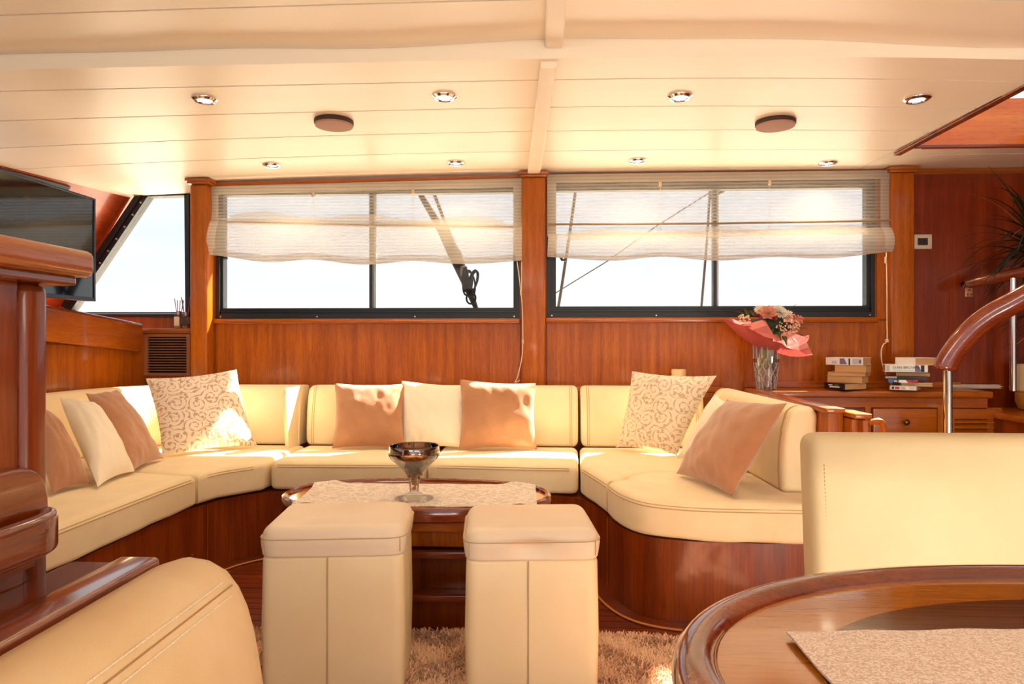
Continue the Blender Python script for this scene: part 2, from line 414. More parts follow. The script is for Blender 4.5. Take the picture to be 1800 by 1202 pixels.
def sweep(bm, path, prof, cap_r=0.0):
    """sweep a closed profile [(offset to the left, z)] along a plan path; ends drawn in by cap_r"""
    P = [Vector(p).to_2d() for p in path]; rings = []
    cx = sum(p[0] for p in prof)/len(prof); cz = sum(p[1] for p in prof)/len(prof)
    def fr(i):
        t = (P[min(i+1, len(P)-1)]-P[max(i-1, 0)]).normalized(); return t, Vector((-t.y, t.x))
    w2 = (max(o for o, z in prof)-min(o for o, z in prof))/2; h2 = (max(z for o, z in prof)-min(z for o, z in prof))/2
    def endring(p, t, nrm, k, sgn):
        a = math.pi/2*k; ins = cap_r*(1-math.cos(a)) ; adv = cap_r*math.sin(a)
        rings.append([Vector((p.x+nrm.x*(cx+(o-cx)*(w2-ins)/w2)+t.x*adv*sgn, p.y+nrm.y*(cx+(o-cx)*(w2-ins)/w2)+t.y*adv*sgn, cz+(z-cz)*(h2-ins)/h2)) for o, z in prof])
    if cap_r:
        t, nr = fr(0); p = P[0]+t*cap_r
        for k in (1, .8, .6, .4, .2): endring(p, t, nr, k, -1)
        P[0] = p
        t, nr = fr(len(P)-1); P[-1] = P[-1]-t*cap_r
    for i in range(len(P)):
        t, nr = fr(i); rings.append([Vector((P[i].x+nr.x*o, P[i].y+nr.y*o, z)) for o, z in prof])
    if cap_r:
        t, nr = fr(len(P)-1)
        for k in (.2, .4, .6, .8, 1): endring(P[-1], t, nr, k, 1)
    return loft(bm, rings)
def strip(bm, pts, wid, thick, up=(0, 0, 1)):
    """a thin flat bead along 3-D points (stitching, piping)"""
    return tube(bm, pts, wid, 5, True, thick/wid)
def dashes(bm, pts, dash, gap, r):
    """stitches: short beads along a polyline"""
    P = [Vector(p) for p in pts]; acc = 0; on = True; cur = [P[0]]
    L = [0]
    for a, b in zip(P, P[1:]): L.append(L[-1]+(b-a).length)
    def at(s):
        for i in range(len(P)-1):
            if s <= L[i+1]:
                return P[i].lerp(P[i+1], (s-L[i])/max(1e-9, L[i+1]-L[i]))
        return P[-1]
    s = 0
    while s+dash < L[-1]:
        tube(bm, [at(s), at(s+dash)], r, 4); s += dash+gap
    return bm
def recess(bm, outer, inner, y0, y1):
    """frame: rectangle (x0,x1,z0,z1) with a hole, from y0 to y1"""
    X0, X1, Z0, Z1 = outer; x0, x1, z0, z1 = inner
    box(bm, X0, x0, y0, y1, Z0, Z1); box(bm, x1, X1, y0, y1, Z0, Z1)
    box(bm, x0, x1, y0, y1, Z0, z0); box(bm, x0, x1, y0, y1, z1, Z1)
    return bm
# ================================================================== SETTING
def cl(v, a=0.0, b=1.0): return max(a, min(b, v))
def ceilZ(X, Y):
    if X < 0: return 2.01-0.035*(X/2.2)**2*cl((Y-2.45)/0.9)
    if X < 1.79: return 2.01-0.048*(X/1.85)**2*cl(1-(Y-2.4)/1.6)**0.6
    return 2.006
def nearZ(X, Y):
    return 2.068-(0.05*(X/1.6)**2 if X > 0 else 0.008*(X/1.6)**2)
# ---- floor: light seams with dark planks on it
floor = struct('floor', bx(-3.5, 3.5, -1.4, 4.35, -0.06, -0.004), CAULK)
y = -1.38; pw = 0.054; k = 0
while y < 4.3:
    obj('floor_plank', bx(-3.5, 3.5, y, y+pw-0.0045, -0.02, 0.0, 0.0), TEAK, floor); y += pw; k += 1
# ---- ceiling: a slab, boards under it
bm = B(); box(bm, -3.3, 1.785, 2.40, 4.36, 2.03, 2.10); box(bm, 1.785, 3.5, 3.56, 4.36, 2.03, 2.10)
box(bm, 2.76, 3.5, 2.40, 3.56, 2.03, 2.10); box(bm, -3.3, 3.5, -1.3, 2.40, 2.086, 2.14)
ceiling = struct('ceiling', bm, GROOVE)
def board(x0, x1, y0, y1, zf, nx=20, ny=2, th=0.016, wav=None):
    bm = B(); g = 0.0045; top = []; bot = []
    for j in range(ny+1):
        Y = y0+g+(y1-y0-2*g)*j/ny; rb = []; rt = []
        for i in range(nx+1):
            X = x0+(x1-x0)*i/nx; z = zf(X, Y)+(wav(X, Y) if wav else 0)
            rb.append(bm.verts.new((X, Y, z))); rt.append(bm.verts.new((X, Y, z+th)))
        bot.append(rb); top.append(rt)
    for j in range(ny):
        for i in range(nx):
            bm.faces.new((bot[j][i], bot[j+1][i], bot[j+1][i+1], bot[j][i+1])); bm.faces.new((top[j][i], top[j][i+1], top[j+1][i+1], top[j+1][i]))
    for i in range(nx):
        bm.faces.new((bot[0][i], bot[0][i+1], top[0][i+1], top[0][i])); bm.faces.new((bot[ny][i+1], bot[ny][i], top[ny][i], top[ny][i+1]))
    for j in range(ny):
        bm.faces.new((bot[j+1][0], bot[j][0], top[j][0], top[j+1][0])); bm.faces.new((bot[j][nx], bot[j+1][nx], top[j+1][nx], top[j][nx]))
    return obj('ceiling_board', bm, CEIL, ceiling, True)
YS = [2.392, 2.583, 2.885, 3.21, 3.546, 4.0]
for a, b in zip(YS, YS[1:]):
    board(-3.25, -0.03, a, 4.33 if b == 4.0 else b, ceilZ); board(-0.03, 1.772, a, 4.12 if b == 4.0 else b, ceilZ)
board(1.776, 3.4, 3.545, 3.70, ceilZ, 8); board(1.776, 3.4, 3.70, 4.12, ceilZ, 8)
NS = [2.386, 2.09, 1.78, 1.47, 1.16, 0.85, 0.5, 0.1, -0.3, -0.7, -1.1, -1.3]
def wave(X, Y): return 0.007*(math.sin(X*3.1+0.5)+0.6*math.sin(X*6.3+2))*cl((Y-2.15)/0.22)
for a, b in zip(NS[1:], NS):
    board(-3.25, 0.02, a, b, nearZ, 26, 4 if b > 2.3 else 1, wav=wave if b > 2.3 else None)
    board(0.02, 3.4, a, b, nearZ, 26, 4 if b > 2.3 else 1, wav=wave if b > 2.3 else None)
# step fascia where the near ceiling rises
bm = B(); rings = []
for i in range(41):
    X = -3.25+6.65*i/40
    zb = ceilZ(min(X, 1.78), 2.4); rings.append([Vector((X, 2.384, zb-0.002)), Vector((X, 2.402, zb-0.002)), Vector((X, 2.402, 2.11)), Vector((X, 2.384, 2.11))])
loft(bm, rings); tag(obj('fascia', bm, CEIL, ceiling, True))
# ---- unseen side deck below the sills, whitened to bounce light onto the ceiling
struct('floor_deck', bx(-4.5, 5, 4.37, 7.5, 0.82, 0.9), plain('bounce_deck', lin(246, 234, 214), .7))
# ---- centre beam (two lengths)
def beam(p0, p1, w0, w1, hang):
    bm = B(); rings = []
    for i in range(9):
        t = i/8; p = Vector(p0).lerp(Vector(p1), t); w = w0+(w1-w0)*t; z = p.z
        rings.append([Vector((p.x-w/2, p.y, z+0.05)), Vector((p.x-w/2, p.y, z+.006)), Vector((p.x-w/2+.006, p.y, z)), Vector((p.x+w/2-.006, p.y, z)), Vector((p.x+w/2, p.y, z+.006)), Vector((p.x+w/2, p.y, z+0.05))])
    return loft(bm, rings)
struct('trim_1', beam((0.012, 2.36+0.05, 1.985), (-0.066, 3.93, 1.985), 0.058, 0.072, 0.02), CEIL, True)
struct('trim_2', beam((0.05, 0.6, 2.043), (0.030, 2.38, 2.043), 0.062, 0.062, 0.02), CEIL, True)

# ---- window wall
gw1 = (PY(398, 541, 4.05), PY(903, 343, 4.05)); gw2 = (PY(977, 536, 4.05), PY(1517, 333, 4.05))
G1 = (gw1[0].x, gw1[1].x, 1.222, 1.90); G2 = (gw2[0].x, gw2[1].x, 1.228, 1.905)
O1 = (PY(381, 560, 4.0).x, PY(913, 560, 4.0).x, 1.158, 1.945); O2 = (PY(961, 557, 4.0).x, PY(1537, 557, 4.0).x, 1.162, 1.95)
XL = PY(362, 600, 3.9).x-0.02
bm = B()
box(bm, XL, 3.4, 4.0, 4.12, 0, 1.156)
box(bm, XL, O1[0], 4.0, 4.12, 1.156, 1.97); box(bm, O1[1], O2[0], 4.0, 4.12, 1.156, 1.998); box(bm, O2[1], 3.4, 4.0, 4.12, 1.156, 2.003)
prism(bm, [(O1[0], 4.0, O1[3]), (O1[1], 4.0, O1[3]), (O1[1], 4.0, 1.995), (O1[0], 4.0, 1.972)], (0, .12, 0))
prism(bm, [(O2[0], 4.0, O2[3]), (O2[1], 4.0, O2[3]), (O2[1], 4.0, 2.003), (O2[0], 4.0, 1.998)], (0, .12, 0))
wall_back = struct('wall_back', bm, WZ)
# veneered panels under the windows and at the far right
xr = PY(1608, 600, 3.93).x
obj('panel', bx(O1[0]-.0, O1[1]+.005, 3.992, 4.003, 0.74, 1.135, .002), WZ, wall_back)
obj('panel', bx(O2[0]+.0, O2[1]+.09, 3.992, 4.003, 0.74, 1.14, .002), WZ, wall_back)
obj('panel', bx(xr, 3.38, 3.990, 4.003, 0.5, 1.972, .002), wood('shaded_red_mahogany', lin(98, 32, 4), lin(128, 46, 8), lin(156, 64, 14), 'z'), wall_back)  # red veneer, darkened in colour for the shade at this wall end
obj('panel', bx(O2[1]+.012, O2[1]+.10, 3.992, 4.003, 1.15, 1.96, .002), WZ, wall_back)
def sill(nm, x0, x1, z): struct(nm, bx(x0, x1, 3.965, 4.003, z-.03, z, .006), WX, True)
sill('trim_3', O1[0]-.005, O1[1]+.005, 1.158); sill('trim_4', O2[0]-.005, O2[1]+.01, 1.162)
# posts with caps
def post(nm, x0, x1, yf, z0, z1, bev, capz=None, ov=0.012, cx=None):
    s = struct(nm, bx(x0, x1, yf, 4.02, z0, z1-.035, bev, 4), WZ, True)
    bm = B(); c0, c1 = cx if cx else (x0-ov, x1+ov)
    box(bm, c0, c1, yf-ov, 4.02, z1-.035, z1-.018, .005); box(bm, c0-.008, c1+.008, yf-ov-.008, 4.02, z1-.02, z1-.004, .003)
    obj('post_cap', bm, WX, s, True); return s
p1a, p1b = PY(333, 600, 3.9).x, PY(364, 600, 3.9).x
post('trim_5', p1a, p1b, 3.9, 0.70, ceilZ(p1a, 3.95), 0.014)
p2a, p2b = PY(917, 600, 3.93).x, PY(958, 600, 3.93).x
post('trim_6', p2a, p2b, 3.93, 0.70, ceilZ(p2a, 3.95)-0.006, 0.008)
p3a, p3b = PY(1567, 600, 3.93).x, PY(1608, 600, 3.93).x
post('trim_7', p3a, p3b, 3.93, 0.70, ceilZ(p3b, 3.95), 0.008)
# cornices
def cornice(nm, x0, x1, za, zb, y=3.985):
    bm = B()
    for dz, dy, h in ((0.0, 0.0, .014), (-.014, .006, .012), (-.026, .010, .006)):
        prism(bm, [(x0, y+dy, za+dz-h), (x1, y+dy, zb+dz-h), (x1, y+dy, zb+dz), (x0, y+dy, za+dz)], (0, .03, 0))
    struct(nm, bm, WX)
cornice('trim_8', p1b, p2a, 1.974, 1.996); cornice('trim_9', p2b, p3a, 1.999, 2.003); cornice('trim_10', p3b, 3.38, 2.003, 2.003)
# ---- windows 1 and 2
def window(nm, O, G, mull):
    bm = B(); recess(bm, O, (O[0]+.022, O[1]-.022, O[2]+.03, O[3]-.022), 3.990, 4.05)
    fr = struct(nm, bm, BLACKF)
    bm = B(); recess(bm, (O[0]+.02, O[1]-.02, O[2]+.028, O[3]-.02), (G[0]+.0, G[1]-.0, G[2]+.0, G[3]), 4.008, 4.06)
    obj('inner_frame', bm, BLACKF, fr)
    bm = B(); box(bm, O[0]+.02, O[1]-.02, 3.998, 4.012, O[2]+.038, O[2]+.044); box(bm, O[0]+.02, O[1]-.02, 4.0, 4.01, O[2]+.052, O[2]+.056)
    obj('track', bm, BLACKP, fr)
    obj('mullion', bx(mull[0], mull[1], 4.015, 4.065, G[2], G[3], .002), BLACKF, fr)
    obj('edge_strip', bx(mull[1], mull[1]+.016, 4.04, 4.05, G[2], G[3]), plain('grey_gasket', lin(190, 200, 206), .4), fr)
    obj('glass_pane', bx(G[0], mull[0], 4.040, 4.044, G[2], G[3]), PANE, fr); obj('glass_pane', bx(mull[1], G[1], 4.050, 4.054, G[2], G[3]), PANE, fr)
    n = 4
    for i in range(n):
        x = O[0]+.03+(O[1]-O[0]-.06)*i/(n-1)
        bm = B(); tube(bm, [(x, 3.986, O[2]+.012), (x, 3.992, O[2]+.012)], .0045, 8); obj('screw', bm, SCREWM, fr, True)
    return fr
window('window_1', O1, G1, (PY(650, 500, 4.03).x, PY(656, 500, 4.03).x)); window('window_2', O2, G2, (PY(1253, 500, 4.03).x, PY(1259, 500, 4.03).x))

# ---- left bay: vent pier, window 3, raked windscreen, dashboard
bm = B()
vx0, vx1 = PY(250, 600, 4.06).x, p1a+.01
box(bm, vx0, vx1, 4.06, 4.34, 0, 1.075)
ZS = PY(300, 577, 4.06).z
pier = struct('wall_front', bm, WZ)
obj('shelf_cap', bx(vx0-.004, vx1, 4.035, 4.34, 1.072, 1.103, .004), WX, pier, True)
def prismY(bm, pts, y0, y1): return prism(bm, [(x, y0, z) for x, z in pts], (0, y1-y0, 0))
def xz(x, y, Y=4.3): p = PY(x, y, Y); return (p.x, p.z)
# window 3 outline (glass) in the plane Y = 4.3
a, b, c, d = xz(264, 347), xz(328, 345), xz(330, 549), xz(128, 549)
top = a[1]+0.05
obj('panel', prismY(B(), [(a[0]-.10, top), (a[0]-.5, top), (-3.75, c[1]-.03), (d[0]-.10, c[1]-.03)], 4.30, 4.36), wood('orange_mahogany', lin(140, 46, 12), lin(176, 66, 20), lin(200, 88, 34), 'x'), pier)
obj('panel', prismY(B(), [(-3.75, c[1]-.028), (-3.75, 1.06), (vx1+.06, 1.06), (vx1+.06, c[1]-.028)], 4.30, 4.36), WZ, pier)
bm = B()
s = Vector((d[0]-a[0], d[1]-a[1])).normalized(); n2 = Vector((-s.y, s.x)); n2 = -n2 if n2.x > 0 else n2
def off(p, q): return (p[0]+n2.x*q, p[1]+n2.y*q)
prismY(bm, [off((a[0]-s.x*.06, a[1]-s.y*.06), 0), off(d, 0), off(d, .075), off((a[0]-s.x*.06, a[1]-s.y*.06), .075)], 4.27, 4.34)
prismY(bm, [off((a[0]-s.x*.05, a[1]-s.y*.05), .030), off(d, .030), off(d, .038), off((a[0]-s.x*.05, a[1]-s.y*.05), .038)], 4.258, 4.28)
prismY(bm, [(a[0]-.02, a[1]), (b[0]+.02, b[1]), (b[0]+.02, b[1]+.05), (a[0]-.05, a[1]+.05)], 4.27, 4.34)
prismY(bm, [(b[0], b[1]+.02), (b[0]+.03, b[1]+.02), (c[0]+.03, c[1]-.03), (c[0], c[1]-.03)], 4.27, 4.34)
prismY(bm, [(d[0]-.1, d[1]), (c[0]+.03, c[1]), (c[0]+.03, c[1]-.03), (d[0]-.1, d[1]-.03)], 4.262, 4.34)
obj('panel', bx(b[0]+.028, p1a, 4.30, 4.36, 1.06, 2.03), WZ, pier); obj('jamb', bx(p1a-.035, p1a-.005, 4.02, 4.302, 1.10, 2.03), WZ, pier)
w3 = struct('window_3', bm, BLACKF)
obj('glass_pane', prismY(B(), [a, b, c, d], 4.30, 4.304), PANE, w3)
for i in range(9):
    t = (i+.6)/9.6; p = off((a[0]+(d[0]-a[0])*t, a[1]+(d[1]-a[1])*t), .012)
    bm = B(); tube(bm, [(p[0], 4.262, p[1]), (p[0], 4.272, p[1])], .006, 8); obj('screw', bm, SCREWM, w3, True)
obj('frame_lip', prismY(B(), [(d[0], d[1]-.008), (c[0], c[1]-.008), (c[0], c[1]-.013), (d[0], d[1]-.013)], 4.25, 4.27), SCREWM, w3)
# raked windscreen on the left: plane through the ceiling line
T0, T1 = PZ(0, 277, 1.985), PZ(195, 333, 1.975)
e1 = (T1-T0).normalized(); e2 = Vector((-0.55, 0, -0.835)); nrm = e1.cross(e2).normalized(); nrm = nrm if nrm.x > 0 else -nrm
def wp(sy, t, q=0.0): return T1+e1*sy+e2*t+nrm*q          # sy<0 runs aft, towards the camera
def wbox(bm, s0, s1, t0, t1, q0, q1): return prism(bm, [wp(s0, t0, q0), wp(s1, t0, q0), wp(s1, t1, q0), wp(s0, t1, q0)], nrm*(q1-q0))
bm = B(); wbox(bm, -3.2, 0.2, -0.06, 0.05, -.06, 0); wbox(bm, -0.27, 0.2, .05, 1.08, -.06, 0); wbox(bm, -3.2, -3.1, .05, 1.08, -.06, 0); wbox(bm, -3.1, -.27, 1.0, 1.08, -.06, 0)
wall_left = struct('wall_left', bm, wood('orange_mahogany_head', lin(140, 50, 14), lin(178, 72, 24), lin(204, 96, 40), 'y'))
bm = B()
for r in ((-3.1, -.30, .05, .10), (-3.1, -.30, .95, 1.0), (-.34, -.27, .05, 1.0), (-3.1, -3.05, .05, 1.0), (-1.75, -1.69, .05, 1.0)): wbox(bm, *r, -.05, .012)
w4 = struct('window_4', bm, BLACKF); obj('glass_pane', wbox(B(), -3.05, -.34, .10, .95, -.03, -.026), PANE, w4)
# lower left wall with its raised dashboard fascia
f0, f1 = PX(108, 545, -2.36), PX(250, 572, -2.42); g0, g1 = PX(108, 602, -2.36), PX(250, 618, -2.42)
dv = (f0-f1); q0 = f1+dv*2.6; gq = g1+(g0-g1)*2.6
bm = B(); prism(bm, [(-2.44, 0.3, 0), (-2.44, 4.06, 0), (-2.44, 4.06, 1.09), (-2.44, 0.3, 1.09)], (-1.2, 0, 0))
lw = struct('wall_side', bm, WZ)
obj('panel', prism(B(), [(-2.402, 0.3, 0.5), (-2.44, 4.055, 0.5), (-2.44, 4.055, g1.z+.02), (-2.402, 0.3, gq.z+.0)], (-.03, 0, 0)), WZ, lw)
obj('fascia', prism(B(), [gq, g1, f1, q0], (-.035, 0, 0)), WY, lw)
bm = B(); tube(bm, [q0+Vector((-.012, 0, 0)), f1+Vector((-.012, 0, 0))], .013, 8); obj('fascia_bead', bm, DY, lw, True)
# ---- right wall and hatch
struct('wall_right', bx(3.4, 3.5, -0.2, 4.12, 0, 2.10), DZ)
HX0, HX1, HY0, HY1 = 1.79, 2.75, 2.46, 3.545
bm = B(); box(bm, HX0-.018, HX0, HY0, HY1, 1.968, 2.21); box(bm, HX1, HX1+.03, HY0, HY1, 2.0, 2.21)
box(bm, HX0-.018, HX1+.03, HY0-.03, HY0, 1.968, 2.21)
co = struct('trim_11', bm, DX)
obj('coaming_board', bx(HX0, HX1+.03, HY1, HY1+.03, 2.0, 2.245, .003), wood('daylit_coaming', lin(208, 96, 10), lin(230, 120, 20), lin(242, 142, 38), 'x', .25, .6), co)  # lighter wood colour stands in for daylight on this board
obj('coaming_lip', bx(HX0-.018, HX1+.03, HY1-.012, HY1+.0, 1.996, 2.012, .003), DX, co)
for z in (1.962, 1.972): obj('edge_bead', bx(HX0-.03, HX0+.004, HY0, HY1, z, z+.007, .002), DX, co)
# ================================================================== SOFA
ZB, ZSEAT, ZBK = 0.318, 0.455, 0.778
base_front = smoothpath([(-1.53, 1.3), (-1.53, 1.9), (-1.53, 2.55), (-1.515, 2.86), (-1.42, 3.10), (-1.22, 3.235), (-0.9, 3.25), (-0.3, 3.235), (0.02, 3.20), (0.17, 3.10), (0.245, 2.90), (0.275, 2.70), (0.36, 2.54), (0.52, 2.475), (0.75, 2.46), (1.0, 2.46)], 6)
bf2 = [p.to_2d() for p in base_front]
sofa = thing('sofa_base', 'built-in curved mahogany sofa plinth carrying the cream seat cushions', 'sofa base', (-0.5, 3.3, 0))
def plan_solid(bm, poly, z0, z1): return prism(bm, [(p[0], p[1], z0) for p in ccw(poly)], (0, 0, z1-z0))
outer = [Vector((1.0, 3.98)), Vector((-2.40, 3.98)), Vector((-2.40, 1.3))]
bm = B(); plan_solid(bm, bf2+outer, 0.0, ZB-.012)
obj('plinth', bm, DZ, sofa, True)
wv = [Vector((p.x, p.y)) for p in bf2]
def curve_off(d):
    o = []
    for i, p in enumerate(wv):
        t = (wv[min(i+1, len(wv)-1)]-wv[max(i-1, 0)]).normalized(); o.append(p+Vector((t.y, -t.x))*d)
    return o
# toe border on the floor that follows the plinth, shadow gap under the cushions
bm = B(); cv = curve_off(.055)
rings = [[Vector((p.x, p.y, .001)), Vector((q.x, q.y, .001)), Vector((q.x, q.y, .006)), Vector((p.x, p.y, .010))] for p, q in zip(wv, cv)]
obj('toe_border', loft(bm, rings), TEAK, sofa, True)
bm = B(); tube(bm, [(p.x, p.y, .006) for p in cv], .0045, 6); obj('toe_inlay', bm, CAULK, sofa, True)
# upright joints in the veneer
for i in (20, 36, 62):
    p = wv[i]; q = curve_off(.0012)[i]
    bm = B(); tube(bm, [(q.x, q.y, .01), (q.x, q.y, ZB-.02)], .0025, 5); obj('joint_strip', bm, WZ, sofa, True)
# socket panel on the left wing
sp = thing('socket_panel', 'small black socket panel let into the sofa plinth', 'socket', (-1.53, 2.72, 0.2))
y0, y1 = PX(331, 960, -1.525).y, PX(357, 960, -1.525).y
za, zb = PX(345, 980, -1.525).z, PX(345, 940, -1.525).z
obj('plate', bx(-1.532, -1.518, y0, y1, za, zb, .003), BLACKP, sp)
for k in range(3):
    z = za+(zb-za)*(.35+.2*k); obj('switch', bx(-1.519, -1.514, y0+(y1-y0)*.3, y0+(y1-y0)*.75, z-.006, z+.003, .001), plain('grey_switch', lin(150, 116, 104), .4), sp)
for yy in (y0+.012, y1-.012):
    bm = B(); tube(bm, [(-1.518, yy, za+.03), (-1.512, yy, za+.03)], .004, 8); obj('screw', bm, SCREWM, sp)
# ---- seat cushions
def seam(o, pts, nm='seam', r=.0022):
    bm = B(); tube(bm, pts, r, 5); return obj(nm, bm, STITCH, o, True)
def seat(label, poly, front, crown=0.0):
    c = sum((Vector(p).to_2d() for p in poly), Vector((0, 0)))/len(poly)
    t = thing('seat_cushion', label, 'cushion', (c.x, c.y, ZB), 'cream seat cushions of the built-in sofa')
    bm = B(); slab(bm, dense(poly, .06), ZB, ZSEAT, .034, .02, 6, crown, .007)
    obj('cover', bm, SOFA, t, True)
    if front:
        P = [Vector(p) for p in front]
        for dz in (0.0, 0.009):
            q = []
            for i, p in enumerate(P):
                tt = (P[min(i+1, len(P)-1)]-P[max(i-1, 0)]).normalized(); n = Vector((tt.y, -tt.x))
                ins = -.0005-(.004 if dz else 0)
                q.append(Vector((p.x+n.x*ins, p.y+n.y*ins, ZSEAT-.028+dz)))
            seam(t, q)
    return t
fl = [p for p in smoothpath([(-1.50, 1.3), (-1.50, 1.9), (-1.50, 2.55), (-1.49, 2.84)], 6)]
seat('cream seat cushion at the end of the sofa beside the tall cabinet', [p.to_2d() for p in fl]+[Vector((-1.60, 2.862)), Vector((-1.76, 2.90)), Vector((-2.32, 2.93)), Vector((-2.32, 1.3))], [p.to_2d() for p in fl][:-1], 0)
fc = smoothpath([(-1.489, 2.862), (-1.455, 2.98), (-1.40, 3.07), (-1.325, 3.155)], 2)
seat('cream corner seat cushion under the taupe scroll-patterned pillow', [p.to_2d() for p in fc]+[Vector((-1.322, 3.70)), Vector((-2.32, 3.70)), Vector((-2.32, 2.945)), Vector((-1.76, 2.908)), Vector((-1.60, 2.870))], [p.to_2d() for p in fc][1:-1])
seat('cream seat cushion behind the coffee table, below the lone brown pillow', roundpoly([(-1.312, 3.18), (-.567, 3.195), (-.567, 3.70), (-1.312, 3.70)], .045), [(-1.27, 3.1805), (-.9, 3.188), (-.61, 3.195)], .006)
seat('cream seat cushion behind the coffee table with the widest sun strip', roundpoly([(-.558, 3.195), (.152, 3.15), (.175, 3.70), (-.558, 3.70)], .045), [(-.51, 3.193), (-.2, 3.172), (.11, 3.151)], .006)
f2 = [p.to_2d() for p in smoothpath([(.162, 3.15), (.205, 2.98), (.232, 2.87), (.248, 2.80)], 6)]
seat('cream corner seat cushion under the pale scroll-patterned pillow, partly in sun', f2+[Vector(p) for p in ((.315, 2.862), (.345, 2.945), (.43, 3.02), (.6, 3.034), (.995, 3.032), (.995, 3.70), (.185, 3.70))], f2[1:-1])
f2 = [p.to_2d() for p in smoothpath([(.252, 2.785), (.268, 2.69), (.30, 2.59), (.37, 2.485), (.52, 2.425), (.72, 2.41), (.955, 2.405)], 7)]
seat('cream seat cushion with a rounded end below the brown leaning pillow', f2+[Vector(p) for p in ((.985, 2.42), (.995, 2.46), (.995, 3.024), (.6, 3.024), (.44, 3.012), (.355, 2.937), (.322, 2.854))], f2[1:-1])
# ---- back cushions
def bprof(th, lean=.05, z0=ZSEAT-.002, z1=ZBK, r=.045):
    out = []
    def q(o, z): out.append((o+lean*(z-z0)/(z1-z0), z))
    n = 5
    for k in range(n+1):
        a = math.pi/2*k/n; q(r*.5*(1-math.sin(a)), z0+r*.5*(1-math.cos(a))*1.0)
    for k in range(1, 4): q(-.012*math.sin(math.pi*k/4), z0+(z1-z0)*k/4)
    for k in range(n+1):
        a = math.pi/2*k/n; q(r*(1-math.cos(a)), z1-r+r*math.sin(a))
    for k in range(n+1):
        a = math.pi/2*k/n; q(th-r*(1-math.sin(a)), z1-r+r*math.cos(a))
    q(th, z0)
    return out
def back(label, path, th=.12, lean=.05, seams=()):
    P = [Vector(p).to_2d() for p in path]; m = P[len(P)//2]
    t = thing('back_cushion', label, 'cushion', (m.x, m.y, ZSEAT), 'cream back cushions of the built-in sofa')
    bm = B(); sweep(bm, P, bprof(th, lean), .028); obj('cover', bm, SOFA, t, True)
    L = len(P)
    pr = bprof(th, lean)
    for fr_ in (0, 1):
        i = 0 if fr_ == 0 else L-1
        tt = (P[min(i+1, L-1)]-P[max(i-1, 0)]).normalized(); n = Vector((-tt.y, tt.x))
        for ins in (.034, .044):
            b = P[i]+tt*(ins if fr_ == 0 else -ins)
            seam(t, [(b.x+n.x*(o-.0006), b.y+n.y*(o-.0006), z) for o, z in pr[3:15]], 'seam', .0018)
    return t
lb = smoothpath([(-2.24, 1.3), (-2.24, 2.2), (-2.24, 3.2), (-2.20, 3.47), (-2.05, 3.63), (-1.80, 3.685), (-1.5, 3.69), (-1.335, 3.69)], 6)
back('cream back cushion curving round the corner below the louvred vent', lb)
back('long cream back cushion behind the three centre pillows', [(-1.318+1.495*i/8, 3.69) for i in range(9)])
back('short cream back cushion behind the pale scroll-patterned pillow', [(.192+.66*i/5, 3.69) for i in range(6)])
back('cream back cushion along the wooden partition, behind the leaning brown pillow', [(.862, 3.655), (.865, 3.4), (.872, 3.1), (.88, 2.8), (.888, 2.60)], .115, .025)
# ledge behind the sofa backs, with its lip
led = thing('back_shelf', 'narrow mahogany shelf behind the sofa back cushions', 'shelf', (-.5, 3.9, ZBK-.04))
obj('shelf_board', bx(-2.35, 1.0, 3.866, 3.988, ZBK-.04, ZBK-.012, .003), WX, led); obj('back_rail', bx(-2.35, 1.0, 3.868, 3.90, .40, ZBK-.042, .003), WX, led)
obj('upstand', bx(.55, 1.0, 3.955, 3.988, ZBK-.012, ZBK+.012, .003), WX, led)
# partition at the right end of the sofa, with cap and grab handle
par = thing('sofa_partition', 'mahogany end partition with a flat cap behind the sofa', 'partition', (1.06, 3.0, 0))
obj('panel', bx(1.02, 1.075, 2.52, 3.50, 0.0, ZBK-.012, .004), WZ, par, True)
obj('panel', bx(1.078, 1.115, 2.46, 3.50, 0.3, ZBK-.03, .004), WZ, par, True)
obj('cap', bx(1.008, 1.076, 2.505, 3.52, ZBK-.014, ZBK+.004, .004), WY, par, True)
obj('cap', bx(1.076, 1.135, 2.43, 3.52, ZBK-.026, ZBK-.008, .004), WY, par, True)
bm = B(); hy = 2.43; hx = 1.118
tube(bm, smoothpath([(hx, hy, ZBK-.04), (hx+.045, hy, ZBK-.035), (hx+.055, hy, ZBK-.08), (hx+.055, hy, ZBK-.12), (hx+.045, hy, ZBK-.16), (hx, hy, ZBK-.155)], 5), .011, 8)
obj('grab_handle', bm, WZ, par, True); obj('handle_post', bx(hx-.02, hx, 2.42, 2.46, .45, ZBK-.03, .003), WZ, par)

